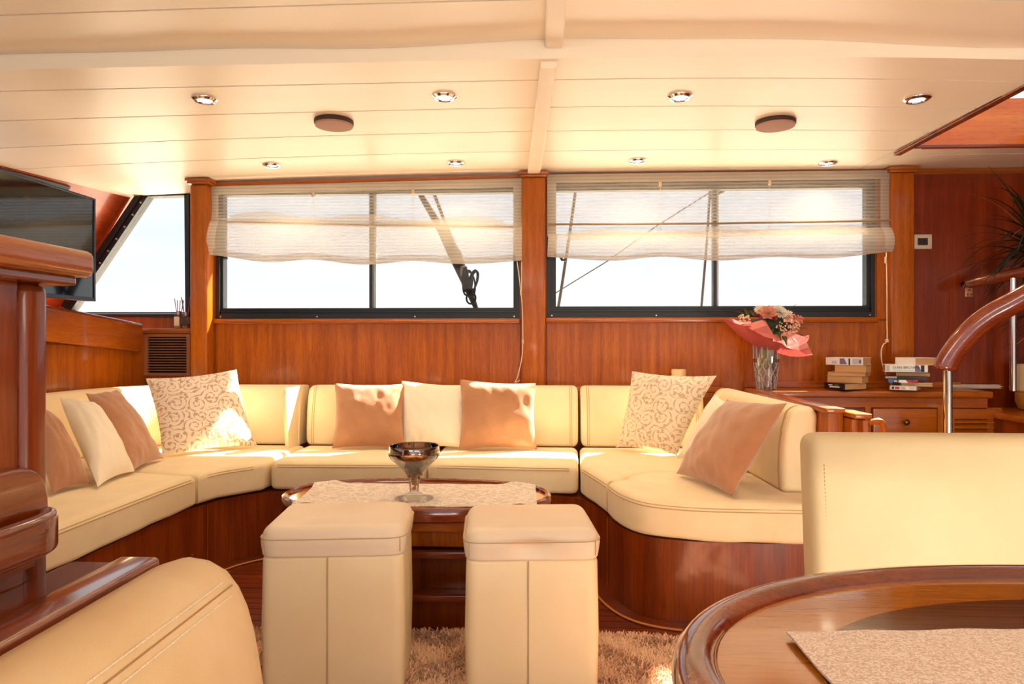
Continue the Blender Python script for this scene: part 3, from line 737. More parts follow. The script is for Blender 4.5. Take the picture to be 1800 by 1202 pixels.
# ================================================================== PILLOWS
def pillow(name, label, TL, TR, BR, BL, mat, th=.065, seed=0, wr=.006, group='throw pillows on the sofa', sag=0.0, pinch=.07):
    TL, TR, BR, BL = map(Vector, (TL, TR, BR, BL)); o = (BL+BR)/2
    ex = ((TR-TL)+(BR-BL)).normalized(); ey = (TL-BL)+(TR-BR); ez = ex.cross(ey).normalized(); ey = ez.cross(ex).normalized()
    Mx = Matrix((ex, ey, ez)).transposed().to_4x4(); Mx.translation = o; inv = Mx.inverted()
    a, b, c, d = [inv @ p for p in (BL, BR, TR, TL)]; bm = B(); n = 30
    def pt(u, v, side):
        uu = u*(1-pinch*(1-v*v)**1.0*abs(u)**1.5); vv = v*(1-pinch*(1-u*u)*abs(v)**1.5)
        s, t = (uu+1)/2, (vv+1)/2
        p = a*(1-s)*(1-t)+b*s*(1-t)+c*s*t+d*(1-s)*t
        e = ((1-abs(u)**2.2)*(1-abs(v)**2.2)); e = max(0, e)**.55
        q = Vector((u*2.2+seed*3.1, v*2.2-seed*1.7, seed))
        wv_ = noise.noise(q*1.0)*wr*1.4+noise.noise(Vector((u*5+v*2+seed, v*2.5-u*1.5, seed*2)))*wr*.9
        crn = max(0, abs(u)*abs(v)-.35)
        crease = math.sin((abs(u)-abs(v))*16+seed)*.004*crn*2
        hgt = th*e*(1-sag*max(0, v))+(wv_+crease)*min(1, e*2)
        return p+Vector((0, 0, side*hgt if side > 0 else -th*e*.7))
    def grid(side):
        return [[bm.verts.new(pt(-1+2*i/n, -1+2*j/n, side)) for i in range(n+1)] for j in range(n+1)]
    A = grid(1); Bk = grid(-1)
    for j in range(n):
        for i in range(n):
            bm.faces.new((A[j][i], A[j][i+1], A[j+1][i+1], A[j+1][i])); bm.faces.new((Bk[j][i], Bk[j+1][i], Bk[j+1][i+1], Bk[j][i+1]))
    bmesh.ops.remove_doubles(bm, verts=bm.verts, dist=.0006)
    ob = obj(name, bm, mat, None, True); ob.matrix_world = Mx
    ob.location = Mx.translation; ob.rotation_euler = Mx.to_euler()
    return tag(ob, label, 'pillow', group)
ZP = ZSEAT+.012
def yq(x, y, Y): return PY(x, y, Y)
# three in the middle
pillow('throw_pillow', 'dusty brown throw pillow left of the ivory one behind the coffee table', PY(588, 673, 3.66), PY(713, 674, 3.67), PZ(711, 788, ZP), PZ(584, 788, ZP), BROWNC, .06, 1)
pillow('throw_pillow', 'ivory throw pillow between the two brown ones behind the coffee table', PY(706, 669, 3.68), PY(822, 678, 3.67), PZ(824, 787, ZP), PZ(704, 785, ZP), WHITEC, .055, 2, pinch=.04)
pillow('throw_pillow', 'dusty brown throw pillow with a sunlit corner, right of the ivory one behind the goblet', PY(808, 666, 3.62), PY(942, 673, 3.64), PZ(944, 789, ZP), PZ(806, 791, ZP), BROWNC, .06, 3)
# left group
pillow('throw_pillow', 'large scroll-patterned taupe pillow in the sofa corner below the louvred vent', PY(256, 665, 3.48), PY(416, 649, 3.60), PZ(452, 783, ZP), PZ(285, 801, ZP), DAMASK, .075, 4, .004)
pillow('throw_pillow', 'dusty brown throw pillow leaning between the ivory and the scroll-patterned one', PX(150, 691, -2.17), PX(205, 684, -2.10), PZ(287, 806, ZP), PZ(228, 832, ZP), BROWNC, .065, 5)
pillow('throw_pillow', 'ivory throw pillow leaning beside the tall cabinet', PX(103, 697, -2.16), PX(166, 708, -2.03), PZ(238, 828, ZP), PZ(172, 856, ZP), WHITEC, .07, 6)
pillow('throw_pillow', 'dusty brown throw pillow half hidden by the tall cabinet', PX(40, 690, -2.12), PX(98, 740, -1.98), PZ(158, 850, ZP), PZ(92, 868, ZP), BROWNC, .06, 7)
# right group
pillow('throw_pillow', 'large pale scroll-patterned pillow in the sofa corner, catching the sun', PY(1111, 652, 3.56), PY(1260, 660, 3.44), PZ(1190, 800, ZP), PZ(1082, 786, ZP), DAMASK2, .07, 8, .004)
pillow('throw_pillow', 'ivory throw pillow tucked between the scroll-patterned and the leaning brown one', PX(1256, 692, .80), PX(1300, 715, .83), PZ(1262, 815, ZP), PZ(1188, 806, ZP), WHITEC, .05, 9)
pillow('throw_pillow', 'dusty brown throw pillow leaning on the wooden partition end of the sofa', PX(1278, 702, .78), PX(1384, 708, .86), PZ(1286, 872, ZP), PZ(1188, 832, ZP), BROWNC, .075, 10)
# ================================================================== RUG
rug = thing('shag_rug', 'beige long-pile shag rug under the two ottomans', 'rug', (-.1, 1.5, 0))
RX0, RX1, RY0, RY1 = -1.06, 0.80, 1.32, 2.335
obj('backing', bx(RX0, RX1, RY0, RY1, .0, .012), SHAG, rug)
rg = np.random.default_rng(5)
N = 300; 
def tufts(n, x0, x1, y0, y1):
    cx = rg.uniform(x0, x1, n); cy = rg.uniform(y0, y1, n)
    # tufts lean together in clumps
    cl_ = np.sin(cx*23+np.sin(cy*17)*2)+np.sin(cy*29+np.cos(cx*19)*2); th = cl_*1.6+rg.normal(0, 1.1, n)
    ln = rg.uniform(.026, .044, n); w_ = rg.uniform(.0013, .0026, n); le = rg.uniform(.15, .75, n)
    dx, dy = np.cos(th), np.sin(th); v = []; f = []
    hz = ln*np.sqrt(np.clip(1-le**2*.75, .1, 1))
    px_, py_ = -dy*w_, dx*w_
    p = np.stack([
        np.stack([cx-px_, cy-py_, 0*cx+.01], 1), np.stack([cx+px_, cy+py_, 0*cx+.01], 1),
        np.stack([cx+dx*ln*le*.35+px_*1.3, cy+dy*ln*le*.35+py_*1.3, hz*.65], 1), np.stack([cx+dx*ln*le*.35-px_*1.3, cy+dy*ln*le*.35-py_*1.3, hz*.65], 1),
        np.stack([cx+dx*ln*le+px_*.5, cy+dy*ln*le+py_*.5, hz*.9], 1), np.stack([cx+dx*ln*le-px_*.5, cy+dy*ln*le-py_*.5, hz*.9], 1)], 1)
    return p.reshape(-1, 3)
pts = np.concatenate([tufts(110000, RX0, RX1, 1.85, RY1), tufts(16000, RX0, RX1, RY0, 1.85)])
nt_ = len(pts)//6; idx = np.arange(nt_)[:, None]*6
faces = np.concatenate([idx+np.array([0, 1, 2, 3]), idx+np.array([3, 2, 4, 5])])
me = bpy.data.meshes.new('pile'); pts = pts-np.array([-.1, 1.5, 0])
me.from_pydata(pts.tolist(), [], faces.tolist()); me.materials.append(SHAG)
po = bpy.data.objects.new('pile', me); C.objects.link(po); po.parent = rug; po['kind'] = 'stuff'

# ================================================================== COFFEE TABLE
def oval(cx, cy, a, b, n=64, p=2.0):
    o = []
    for k in range(n):
        t = 2*math.pi*k/n; c, s = math.cos(t), math.sin(t)
        o.append(Vector((cx+a*math.copysign(abs(c)**(2/p), c), cy+b*math.copysign(abs(s)**(2/p), s))))
    return o
def ring_sweep(bm, cx, cy, a, b, prof, n=64, p=2.0):
    """closed moulding round an oval: prof = [(outward offset, z)]"""
    base = oval(cx, cy, a, b, n, p); cols = []
    for k in range(n):
        t = (base[(k+1) % n]-base[k-1]).normalized(); nr = Vector((t.y, -t.x))
        cols.append([Vector((base[k].x+nr.x*o, base[k].y+nr.y*o, z)) for o, z in prof])
    vr = [[bm.verts.new(p_) for p_ in c] for c in cols]; m = len(prof)
    for k in range(n):
        A, D = vr[k], vr[(k+1) % n]
        for i in range(m): bm.faces.new((A[i], A[(i+1) % m], D[(i+1) % m], D[i]))
    return bm
ZT = 0.45; tcx, tcy = -.488, 2.58; ta, tb = .512, .272
ct = thing('coffee_table', 'oval mahogany coffee table with a raised rim behind the ottomans', 'table', (tcx, tcy, 0))
bm = B(); prism(bm, [(p.x, p.y, ZT-.045) for p in oval(tcx, tcy, ta-.02, tb-.02, 64, 2.3)], (0, 0, .032)); obj('tabletop', bm, GOLD, ct, True)
bm = B(); ring_sweep(bm, tcx, tcy, ta-.03, tb-.03, [(0, ZT-.02), (.006, ZT-.004), (.016, ZT), (.026, ZT-.005), (.03, ZT-.02), (.028, ZT-.045), (.018, ZT-.052), (0, ZT-.05)], 72, 2.3); obj('rim', bm, RIM, ct, True)
# pedestal with two tray slots (seen between the ottomans)
bm = B(); x0, x1, y0, y1 = -.80, -.12, 2.40, 2.70
box(bm, x0, x1, y0+.06, y1, .0, ZT-.05, .004); obj('pedestal', bm, DZ, ct)
obj('front_panel', bx(x0, x1, y0, y0+.06, .295, ZT-.05, .003), WZ, ct)
obj('front_panel', bx(x0, x1, y0, y0+.06, 0.0, .115, .003), DZ, ct)
bm = B(); box(bm, x0, x0+.10, y0, y0+.06, .115, .295, .003); obj('front_stile', bm, DZ, ct)
bm = B(); box(bm, x1-.10, x1, y0, y0+.06, .115, .295, .003); obj('front_stile', bm, DZ, ct)
obj('apron', bx(x0-.03, x1+.03, y0-.03, y0+.0, ZT-.095, ZT-.05, .004), WX, ct)
def fiddle(z):
    bm = B(); P = smoothpath([(x0+.10, y0-.005, z), (x0+.12, y0-.045, z), (x0+.2, y0-.055, z), (-.46, y0-.055, z), (x1-.2, y0-.055, z), (x1-.12, y0-.045, z), (x1-.10, y0-.005, z)], 5)
    tube(bm, P, .012, 8, True, 1.3); return obj('tray_rail', bm, RIM, ct, True)
fiddle(.135); fiddle(.285)
obj('tray', bx(x0+.10, x1-.10, y0-.045, y0+.055, .118, .126, .002), DX, ct); 
obj('tray', bx(x0+.10, x1-.10, y0-.045, y0+.055, .268, .276, .002), DX, ct)
# runner: lies on the glossy top and hangs a little over the front rim
def cloth_grid(name, corners, n, m, hfun, mat, label, cat, th=.0022):
    a, b, c, d = [Vector(p) for p in corners]; bm = B(); g = []
    for j in range(m+1):
        r = []
        for i in range(n+1):
            s, t = i/n, j/m; p = a*(1-s)*(1-t)+b*s*(1-t)+c*s*t+d*(1-s)*t
            r.append(bm.verts.new(p+Vector((0, 0, hfun(p.x, p.y, s, t)))))
        g.append(r)
    for j in range(m):
        for i in range(n): bm.faces.new((g[j][i], g[j][i+1], g[j+1][i+1], g[j+1][i]))
    ge = bmesh.ops.extrude_face_region(bm, geom=list(bm.faces)); vv = [v for v in ge['geom'] if isinstance(v, bmesh.types.BMVert)]
    bmesh.ops.translate(bm, verts=vv, vec=(0, 0, th))
    return solo(name, bm, mat, label, cat)
def rim_h(x, y, s, t):
    r = (abs((x-tcx)/(ta-.008))**2.3+abs((y-tcy)/(tb-.008))**2.3)**(1/2.3)
    k = math.exp(-((r-0.99)/.05)**2)
    return .012*k+.0006*math.sin(s*37+t*11)
c1, c2 = PZ(558, 850, ZT-.013), PZ(941, 853, ZT-.013); c3, c4 = PZ(944, 892, ZT-.013), PZ(512, 890, ZT-.013)
cloth_grid('table_runner', (c4, c3, c2, c1), 60, 24, lambda x, y, s, t: .0012+rim_h(x, y, s, t), RUNNER, 'white leaf-patterned runner under the goblet on the coffee table', 'runner')
# goblet with dried petals
gc = PZ(728, 876, ZT-.009)
gob = thing('goblet', 'wide stemmed glass goblet with a smoked mirrored rim on the runner', 'glass', gc)
gz = gc.z
s_ = (PD(772, 800, (gc-EYE).dot(FV))-PD(681, 800, (gc-EYE).dot(FV))).length/2
Hh = (876-781)/1200*(gc-EYE).dot(FV)
def zz(t): return gz+Hh*t
cc = (gc.x, gc.y, 0)
outp = [(.33, .0), (.36, .012), (.24, .06), (.10, .12), (.085, .17), (.10, .25), (.125, .33), (.17, .42), (.36, .55), (.62, .65), (.84, .73), (.96, .80)]
bm = B(); R0 = s_
foot = [(R0*.74, zz(0.0)), (R0*.75, zz(.012)), (R0*.45, zz(.06)), (R0*.2, zz(.115)), (R0*.17, zz(.14))]
lathe(bm, foot, cc, 36); obj('foot', bm, CLEAR, gob, True)
bowl = [(R0*.17, zz(.13)), (R0*.19, zz(.22)), (R0*.21, zz(.32)), (R0*.27, zz(.42)), (R0*.42, zz(.53)), (R0*.68, zz(.65)), (R0*.90, zz(.745))]
inn = [(r-R0*.035, z+R0*.02) for r, z in bowl[::-1]]
bm = B(); lathe(bm, bowl+inn, cc, 40, False); obj('bowl', bm, CLEAR, gob, True)
rimp = [(R0*.90, zz(.745)), (R0*.985, zz(.81)), (R0*1.0, zz(.88)), (R0*.97, zz(.97)), (R0*.955, zz(.985)), (R0*.935, zz(.97)), (R0*.955, zz(.88)), (R0*.945, zz(.82)), (R0*.865, zz(.75))]
bm = B(); lathe(bm, rimp, cc, 40, False); obj('mirrored_rim', bm, AMBERG, gob, True)
rr = random.Random(3)
tag(thing('petal_fill', 'brown and gold dried petals filling the glass goblet', 'potpourri', (gc.x, gc.y, zz(.2))), None)
pf = bpy.data.objects['petal_fill']
for nm, mt, n_, lo, hi in (('dried_petals', POTD, 70, .50, .72), ('gold_petals', POTG, 46, .25, .52), ('wood_chips', POTP, 50, .36, .72)):
    bm = B()
    for k in range(n_):
        t = rr.uniform(lo, hi)
        rad = np.interp(t, [.13, .22, .32, .42, .53, .65, .745], [.10, .13, .15, .2, .34, .58, .8])*R0*math.sqrt(rr.random())
        a = rr.uniform(0, 6.28); p = Vector((gc.x+math.cos(a)*rad, gc.y+math.sin(a)*rad, zz(t)))
        l = rr.uniform(.008, .018); ax = Vector((rr.gauss(0, 1), rr.gauss(0, 1), rr.gauss(0, .5))).normalized(); ay = ax.orthogonal().normalized()
        prism(bm, [p-ax*l, p+ay*l*.4, p+ax*l, p-ay*l*.4], ax.cross(ay)*.003)
    tag(obj(nm, bm, mt, pf), kind='stuff')
bm = B(); lathe(bm, [(R0*.02, zz(.155)), (R0*.09, zz(.17)), (R0*.08, zz(.20)), (R0*.02, zz(.225))], cc, 10); obj('red_petal', bm, plain('coral_petal', lin(240, 96, 60), .5), pf, True)

# ================================================================== OTTOMANS
def ottoman(label, x0, x1, y0, y1, z1, tilt, dent):
    cx, cy = (x0+x1)/2, (y0+y1)/2
    t = thing('ottoman', label, 'ottoman', (cx, cy, 0.0), 'cream leather cube ottomans')
    w2, d2 = (x1-x0)/2, (y1-y0)/2; zl = z1-.088
    def P(x, y, z):
        c, s = math.cos(tilt), math.sin(tilt); return (cx+x*c-y*s, cy+x*s+y*c, z)
    # body: slightly bulging square column with one upright seam
    poly = roundpoly([(-w2+.004, -d2+.004), (w2-.004, -d2+.004), (w2-.004, d2-.004), (-w2+.004, d2-.004)], .034, 6)
    bm = B(); slab(bm, poly, .012, zl+.002, .010, .006, 4, 0, .0015, .004)
    for v in bm.verts: v.co = P(*v.co)
    obj('body', bm, OTTO, t, True)
    bm = B(); tube(bm, [P(-.012, -d2+.0008, .02), P(-.012, -d2-.0004, .2), P(-.012, -d2+.0008, zl)], .0022, 6); obj('body_seam', bm, STITCH, t, True)
    # lid: upholstered, crowned, with a stitched welt round its top
    poly = roundpoly([(-w2, -d2), (w2, -d2), (w2, d2), (-w2, d2)], .050, 8); poly = dense(poly, .02)
    bm = B(); slab(bm, poly, zl, z1, .034, .010, 8, .007, .0012, .005)
    for v in bm.verts:
        x, y, z = v.co
        if dent and y < -d2+.05 and z < z1-.01: v.co.y += dent*math.exp(-((x+.0)/.055)**2-((z-zl-.038)/.022)**2)
        v.co = P(v.co.x, v.co.y, v.co.z)
    obj('lid', bm, OTTOLID, t, True)
    pl = ccw(poly); ins = offset2(pl, -.0046); ring = [P(p.x, p.y, z1-.034) for p in ins]; ring.append(ring[0])
    bm = B(); tube(bm, ring, .0016, 5); obj('welt', bm, STITCH, t, True)
    for sx in (-1, 1):
        bm = B(); tube(bm, [P(sx*(w2-.013), -d2+.0045, zl+.014), P(sx*(w2-.013), -d2+.0045, z1-.035)], .0014, 5); obj('corner_seam', bm, STITCH, t, True)
    return t
zo = .5
def oX(x, y): return PZ(x, y, zo-.02).x
ottoman('cream leather ottoman in front of the goblet end of the coffee table', -.822, -.416, 1.895, 2.215, zo, R(6.5), 0)
ottoman('cream leather ottoman with a dented lid front, beside the dining table', -.238, .140, 1.890, 2.215, zo, R(5), .022)

# ================================================================== TALL CABINET (near left) AND BENCH
cab = thing('tall_cabinet', 'tall mahogany cabinet end with a thick cap and a fiddle-railed shelf', 'cabinet', (-1.1, .6, 0))
obj('cap', bx(-1.42, -.795, -.4, 1.175, 1.133, 1.180, .014, 4), WY, cab, True)
obj('under_cap', bx(-1.42, -.818, -.4, 1.155, 1.118, 1.134, .004), DY, cab)
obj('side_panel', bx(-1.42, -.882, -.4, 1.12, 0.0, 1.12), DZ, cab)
obj('corner_post', bx(-.91, -.855, 1.085, 1.142, .0, 1.12, .018, 4), DZ, cab, True)
obj('stile', bx(-.90, -.868, 1.02, 1.085, .68, 1.12, .003), DZ, cab)
bm = B(); slab(bm, roundpoly([(-.4, .66), (1.135, .66), (1.135, .815), (-.4, .815)], [0, .01, .08, 0], 10), -.877, -.852, .007, .002, 4)
for v in bm.verts: x, y, z = v.co; v.co = (z, x, y)
obj('shelf_back', bm, DY, cab, True)
pr = [(p.x, p.y) for p in roundpoly([(0, .672), (.03, .672), (.03, .738), (0, .738)], .0115, 5)]
path = [(-.805, -.4), (-.805, .2), (-.805, .8), (-.805, 1.05)]+[(-.805-.055*(1-math.cos(R(a))), 1.05+.09*math.sin(R(a))) for a in range(6, 91, 6)]+[(-.88, 1.14), (-.90, 1.14)]
bm = B(); sweep(bm, path, pr); obj('fiddle_rail', bm, DY, cab, True)
obj('shelf_floor', bx(-.882, -.812, -.4, 1.05, .664, .674), DY, cab)
obj('lower_panel', bx(-.90, -.862, -.4, 1.10, .0, .664, .002), DY, cab)
low = thing('low_cabinet', 'low mahogany locker with a raised front edge beside the cream bench', 'locker', (-.77, .4, 0))
obj('top', bx(-.860, -.74, -.4, 1.20, .60, .622, .003), DY, low)
obj('carcass', bx(-.855, -.70, -.4, 1.185, .0, .60, .002), DZ, low)
obj('edge_rail', bx(-.752, -.678, -.4, 1.175, .60, .642, .009, 4), DY, low, True)
bn = thing('bench', 'tan-cream leather bench back with white double stitching, cropped by the photo corner', 'bench', (-.45, .4, 0))
prof = [(-.672, .12), (-.676, .45), (-.674, .575), (-.665, .622), (-.645, .648), (-.61, .659), (-.575, .654), (-.545, .638), (-.522, .61), (-.505, .575), (-.492, .53), (-.482, .48), (-.474, .43), (-.466, .36), (-.46, .28), (-.46, .12)]
bm = B(); rings = []
def bring(y, s): return [Vector((-.575+(x+.575)*s, y, .38+(z-.38)*(1-(1-s)*.5))) for x, z in prof]
for y, s in [(-.5, 1), (0, 1), (.5, 1), (.8, 1), (1.0, 1), (1.09, 1), (1.12, .985), (1.14, .95), (1.152, .90), (1.158, .82)]: rings.append(bring(y, s))
loft(bm, rings); obj('backrest', bm, BENCH, bn, True)
def on_prof(t):
    i = min(int(t), len(prof)-2); f = t-i; a, b = prof[i], prof[i+1]; return (a[0]+(b[0]-a[0])*f, a[1]+(b[1]-a[1])*f)
for t in (7.55, 8.25):
    x, z = on_prof(t); bm = B(); dashes(bm, [(x+.0008, .3, z+.0008), (x+.0008, 1.11, z+.0008)], .0085, .0035, .0013); tag(obj('stitching', bm, THREAD, bn, True), kind='stuff')
x, z = on_prof(7.9); bm = B(); tube(bm, [(x, -.4, z), (x, 1.12, z)], .0014, 6); obj('seam', bm, plain('leather_seam', lin(176, 136, 90), .7), bn, True)
obj('seat', bx(-.47, .10, -.5, .62, .22, .40, .03, 4), BENCH, bn, True); obj('bench_base', bx(-.66, .06, -.5, .60, .0, .225, .004), DZ, bn)

# ================================================================== DINING TABLE (near right), CHAIR
ZD = .74
dc = EYE+RV*.61+FV*.57; dcx, dcy = dc.x, dc.y; da, db = .47, .31
dt = thing('dining_table', 'glossy oval dining table with a dark raised rim and honey veneer', 'table', (dcx, dcy, 0))
def rot2(bm, ang, c):
    bmesh.ops.rotate(bm, verts=bm.verts, cent=(c[0], c[1], 0), matrix=Matrix.Rotation(ang, 3, 'Z')); return bm
bm = B(); prism(bm, [(p.x, p.y, ZD-.035) for p in oval(dcx, dcy, da-.03, db-.03, 96, 2.15)], (0, 0, .024)); obj('tabletop', rot2(bm, YAW, (dcx, dcy)), GOLD, dt, True)
bm = B(); prism(bm, [(p.x, p.y, ZD-.0115) for p in oval(dcx, dcy-.01, da*.73, db*.68, 96, 2.15)], (0, 0, .0012)); obj('inlay', rot2(bm, YAW, (dcx, dcy)), INLAY, dt, True)
bm = B(); ring_sweep(bm, dcx, dcy, da-.042, db-.042, [(0, ZD-.012), (.003, ZD-.006), (.010, ZD-.002), (.020, ZD), (.030, ZD-.002), (.038, ZD-.008), (.042, ZD-.02), (.040, ZD-.034), (.030, ZD-.043), (0, ZD-.045)], 112, 2.15); obj('rim', rot2(bm, YAW, (dcx, dcy)), RIM, dt, True)
bm = B(); lathe(bm, [(.20, 0), (.20, .02), (.06, .05), (.045, .1), (.045, .62), (.09, .69), (.12, .706)], (dcx, dcy, 0), 24); obj('pedestal', bm, DZ, dt, True)
za = ZD-.010
k1 = PZ(1382, 1116, za+.002); k2 = PZ(1840, 1110, za+.002); k3 = PZ(1840, 1290, za+.002); k4 = PZ(1470, 1215, za+.002)
k4 = k1+(k4-k1)*1.45; k3 = Vector((k2.x+.03, k4.y, k4.z))
cloth_grid('table_runner', (k4, k3, k2, k1), 40, 30, lambda x, y, s, t: .0014+.0007*math.sin(s*17+t*9), RUNNER2, 'speckled beige runner lying on the glossy dining table', 'runner')
# high-backed chair beyond the dining table
chx0 = .487; chw = .56; yb = 1.235
ch = thing('dining_chair', 'cream leather dining chair with a broad square back beyond the dining table', 'chair', (chx0+chw/2, yb-.2, 0))
def slabXZ(bm, x0, x1, z0, z1, yf, th, r, rad, lean=0):
    """upholstered panel standing in XZ"""
    poly = roundpoly([(x0, z0), (x1, z0), (x1, z1), (x0, z1)], rad, 6); slab(bm, poly, 0, th, r, r, 6, .004)
    for v in bm.verts: x, z, d = v.co; v.co = (x, yf+th-d+lean*(z-z0), z)
    return bm
bm = B(); slabXZ(bm, chx0, chx0+chw, .40, .848, yb, .075, .022, .03, .10); obj('backrest', bm, CHAIRL, ch, True)
bm = B(); dashes(bm, [(chx0+.022, yb+.0045+.1*.02, .43), (chx0+.022, yb-.0005+.1*.40, .80)], .004, .003, .0009); tag(obj('stitching', bm, STITCH, ch, True), kind='stuff')
bm = B(); slab(bm, roundpoly([(chx0+.03, yb-.40), (chx0+chw-.03, yb-.40), (chx0+chw-.03, yb+.02), (chx0+.03, yb+.02)], .04), .40, .47, .025, .01); obj('seat', bm, OTTO, ch, True)
for sx in (.05, chw-.05):
    for sy in (-.37, .05):
        bm = B(); box(bm, chx0+sx-.02, chx0+sx+.02, yb+sy-.02, yb+sy+.02, .0, .405, .004); obj('leg', bm, DZ, ch)

# ================================================================== SIDEBOARD
ZSB = .76
sx0, sx1 = 1.14, PY(1790, 690, 3.5).x
yF = PZ(1600, 688, ZSB).y
sb = thing('sideboard', 'long mahogany sideboard with a drawer and a louvred door under the books', 'sideboard', ((sx0+sx1)/2, 3.75, 0))
obj('top', bx(sx0, sx1, yF, 3.99, ZSB-.035, ZSB, .009, 3), WX, sb, True)
yC = yF+.02
obj('carcass', bx(sx0, sx1-.02, yC+.02, 3.99, 0.02, ZSB-.035), DZ, sb)
def fx(px): return PY(px, 720, yC).x
def fz(py, px=1600): return PY(px, py, yC).z
obj('front_rail', bx(sx0, sx1-.02, yC, yC+.03, fz(716), ZSB-.035), WX, sb)
for a, b in ((sx0, fx(1478)), (fx(1521), fx(1531)), (fx(1648), fx(1668)), (fx(1760), sx1-.02)):
    obj('stile', bx(a, b, yC, yC+.03, .05, fz(716)), WZ, sb)
obj('upstand', bx(sx0, sx1, 3.965, 3.995, ZSB, ZSB+.035, .003), WX, sb)
obj('side_door', bx(fx(1478), fx(1521), yC+.006, yC+.026, .08, fz(718), .002), DZ, sb)
dr = obj('drawer', bx(fx(1533), fx(1645), yC-.014, yC+.012, fz(718)-.20, fz(718), .005), WX, sb, True)
kb = PY(1593, 742, yC-.03); bm = B()
prof = [(.006, 0), (.006, .012), (.014, .018), (.016, .026), (.010, .034), (.002, .036)]; lathe(bm, prof, (0, 0, 0), 16)
for v in bm.verts: x, y, z = v.co; v.co = (kb.x+x, yC-.012-z, kb.z+y)
obj('knob', bm, BRASSK, dr, True)
ld = obj('louvre_door', recess(B(), (fx(1668), fx(1760), .08, fz(718)), (fx(1676), fx(1751), .16, fz(735)), yC-.010, yC+.016), WX, sb)
zl = fz(738)
for k in range(20):
    z = zl-.028*k
    if z < .2: break
    bm = B(); prism(bm, [(fx(1676), yC-.008, z-.014), (fx(1676), yC+.014, z+.004), (fx(1676), yC+.014, z+.010), (fx(1676), yC-.008, z-.008)], (fx(1751)-fx(1676), 0, 0)); obj('louvre', bm, WX, ld)
# steps and lower flight to the right of the sideboard
st = thing('companionway_step', 'mahogany companionway step beside the sideboard', 'step', (2.75, 3.3, 0))
obj('tread', bx(sx1+.0, 3.38, 3.10, 3.98, .62, .652, .005), WX, st, True); obj('riser', bx(sx1+.01, 3.38, 3.16, 3.98, .0, .62), DZ, st)
# ================================================================== HANDRAILS
def oval_rail(bm, pts, a, b):
    P = [Vector(p) for p in pts]; rings = []; n = 14
    for i, p in enumerate(P):
        t = (P[min(i+1, len(P)-1)]-P[max(i-1, 0)]).normalized(); s = t.cross(Vector((0, 1, 0))).normalized(); q = t.cross(s)
        k = 1.0
        if i == 0: k = .55
        if i == 1: k = .9
        rings.append([p+s*math.cos(2*math.pi*j/n)*a*k+q*math.sin(2*math.pi*j/n)*b*k for j in range(n)])
    return loft(bm, rings)
hr = thing('handrail', 'curved varnished stair handrail on a steel post before the sideboard', 'handrail', PD(1666, 760, 2.35)*1.0)
D = 2.35
pts = [PD(x, y, D-(x-1655)*.0006) for x, y in ((1661, 651), (1664, 640), (1672, 625), (1690, 600), (1715, 574), (1745, 552), (1775, 536), (1810, 517), (1860, 493))]
bm = B(); oval_rail(bm, smoothpath(pts, 5), .038, .026); obj('rail', bm, RIM, hr, True)
bm = B(); f = PD(1666, 650, D); tube(bm, [(f.x, f.y, f.z+.012), (f.x, f.y, .02)], .0145, 16); obj('post', bm, STEEL, hr, True)
bm = B(); lathe(bm, [(.035, 0), (.035, .012), (.02, .02)], (f.x, f.y, .002), 16); obj('foot_flange', bm, STEEL, hr, True)
bm = B(); g = PD(1850, 515, D-.12); tube(bm, [(g.x, g.y, g.z), (g.x, g.y, .02)], .0145, 16); obj('post', bm, STEEL, hr, True)
hr2 = thing('handrail', 'short straight mahogany handrail fixed to the wall above the sideboard', 'handrail', PY(1700, 500, 3.7))
bm = B(); oval_rail(bm, [PY(1694, 500, 3.97), PY(1704, 498, 3.86), PY(1740, 491, 3.78), PY(1782, 482, 3.70), PY(1830, 472, 3.62), PY(1880, 462, 3.55)], .030, .026); obj('rail', bm, RIM, hr2, True)
p0 = PY(1781, 484, 3.70); bm = B(); tube(bm, [(p0.x, p0.y, p0.z), (p0.x, p0.y, ZSB+.004)], .017, 16); obj('post', bm, STEEL, hr2, True)
br = thing('wall_bracket', 'small square metal bracket plate below the wall end of the short handrail', 'bracket', PY(1702, 513, 3.985))
b0, b1 = PY(1696, 522, 3.985), PY(1709, 505, 3.985)
obj('plate', bx(b0.x, b1.x, 3.978, 3.990, b0.z, b1.z, .003), plain('pinkish_steel', lin(214, 150, 110), .3, .6), br)
for x, z in ((.25, .25), (.75, .25), (.5, .72)):
    bm = B(); q = (b0.x+(b1.x-b0.x)*x, 3.976, b0.z+(b1.z-b0.z)*z); tube(bm, [q, (q[0], 3.979, q[2])], .005, 8); obj('screw', bm, BRASSK, br)
# switch plate
s0, s1 = PY(1606, 438, 3.985), PY(1637, 412, 3.985)
sw = thing('switch_plate', 'pale switch plate with dark rockers on the red mahogany wall', 'switch', ((s0.x+s1.x)/2, 3.98, s0.z))
obj('plate', bx(s0.x, s1.x, 3.976, 3.990, s0.z, s1.z, .004), IVORY, sw, True)
wx = (s1.x-s0.x)
for k in range(3): obj('rocker', bx(s0.x+wx*(.18+.19*k), s0.x+wx*(.18+.19*k+.175), 3.970, 3.980, s0.z+.022, s1.z-.022, .002), plain('dark_rocker', lin(40, 30, 26), .4), sw)

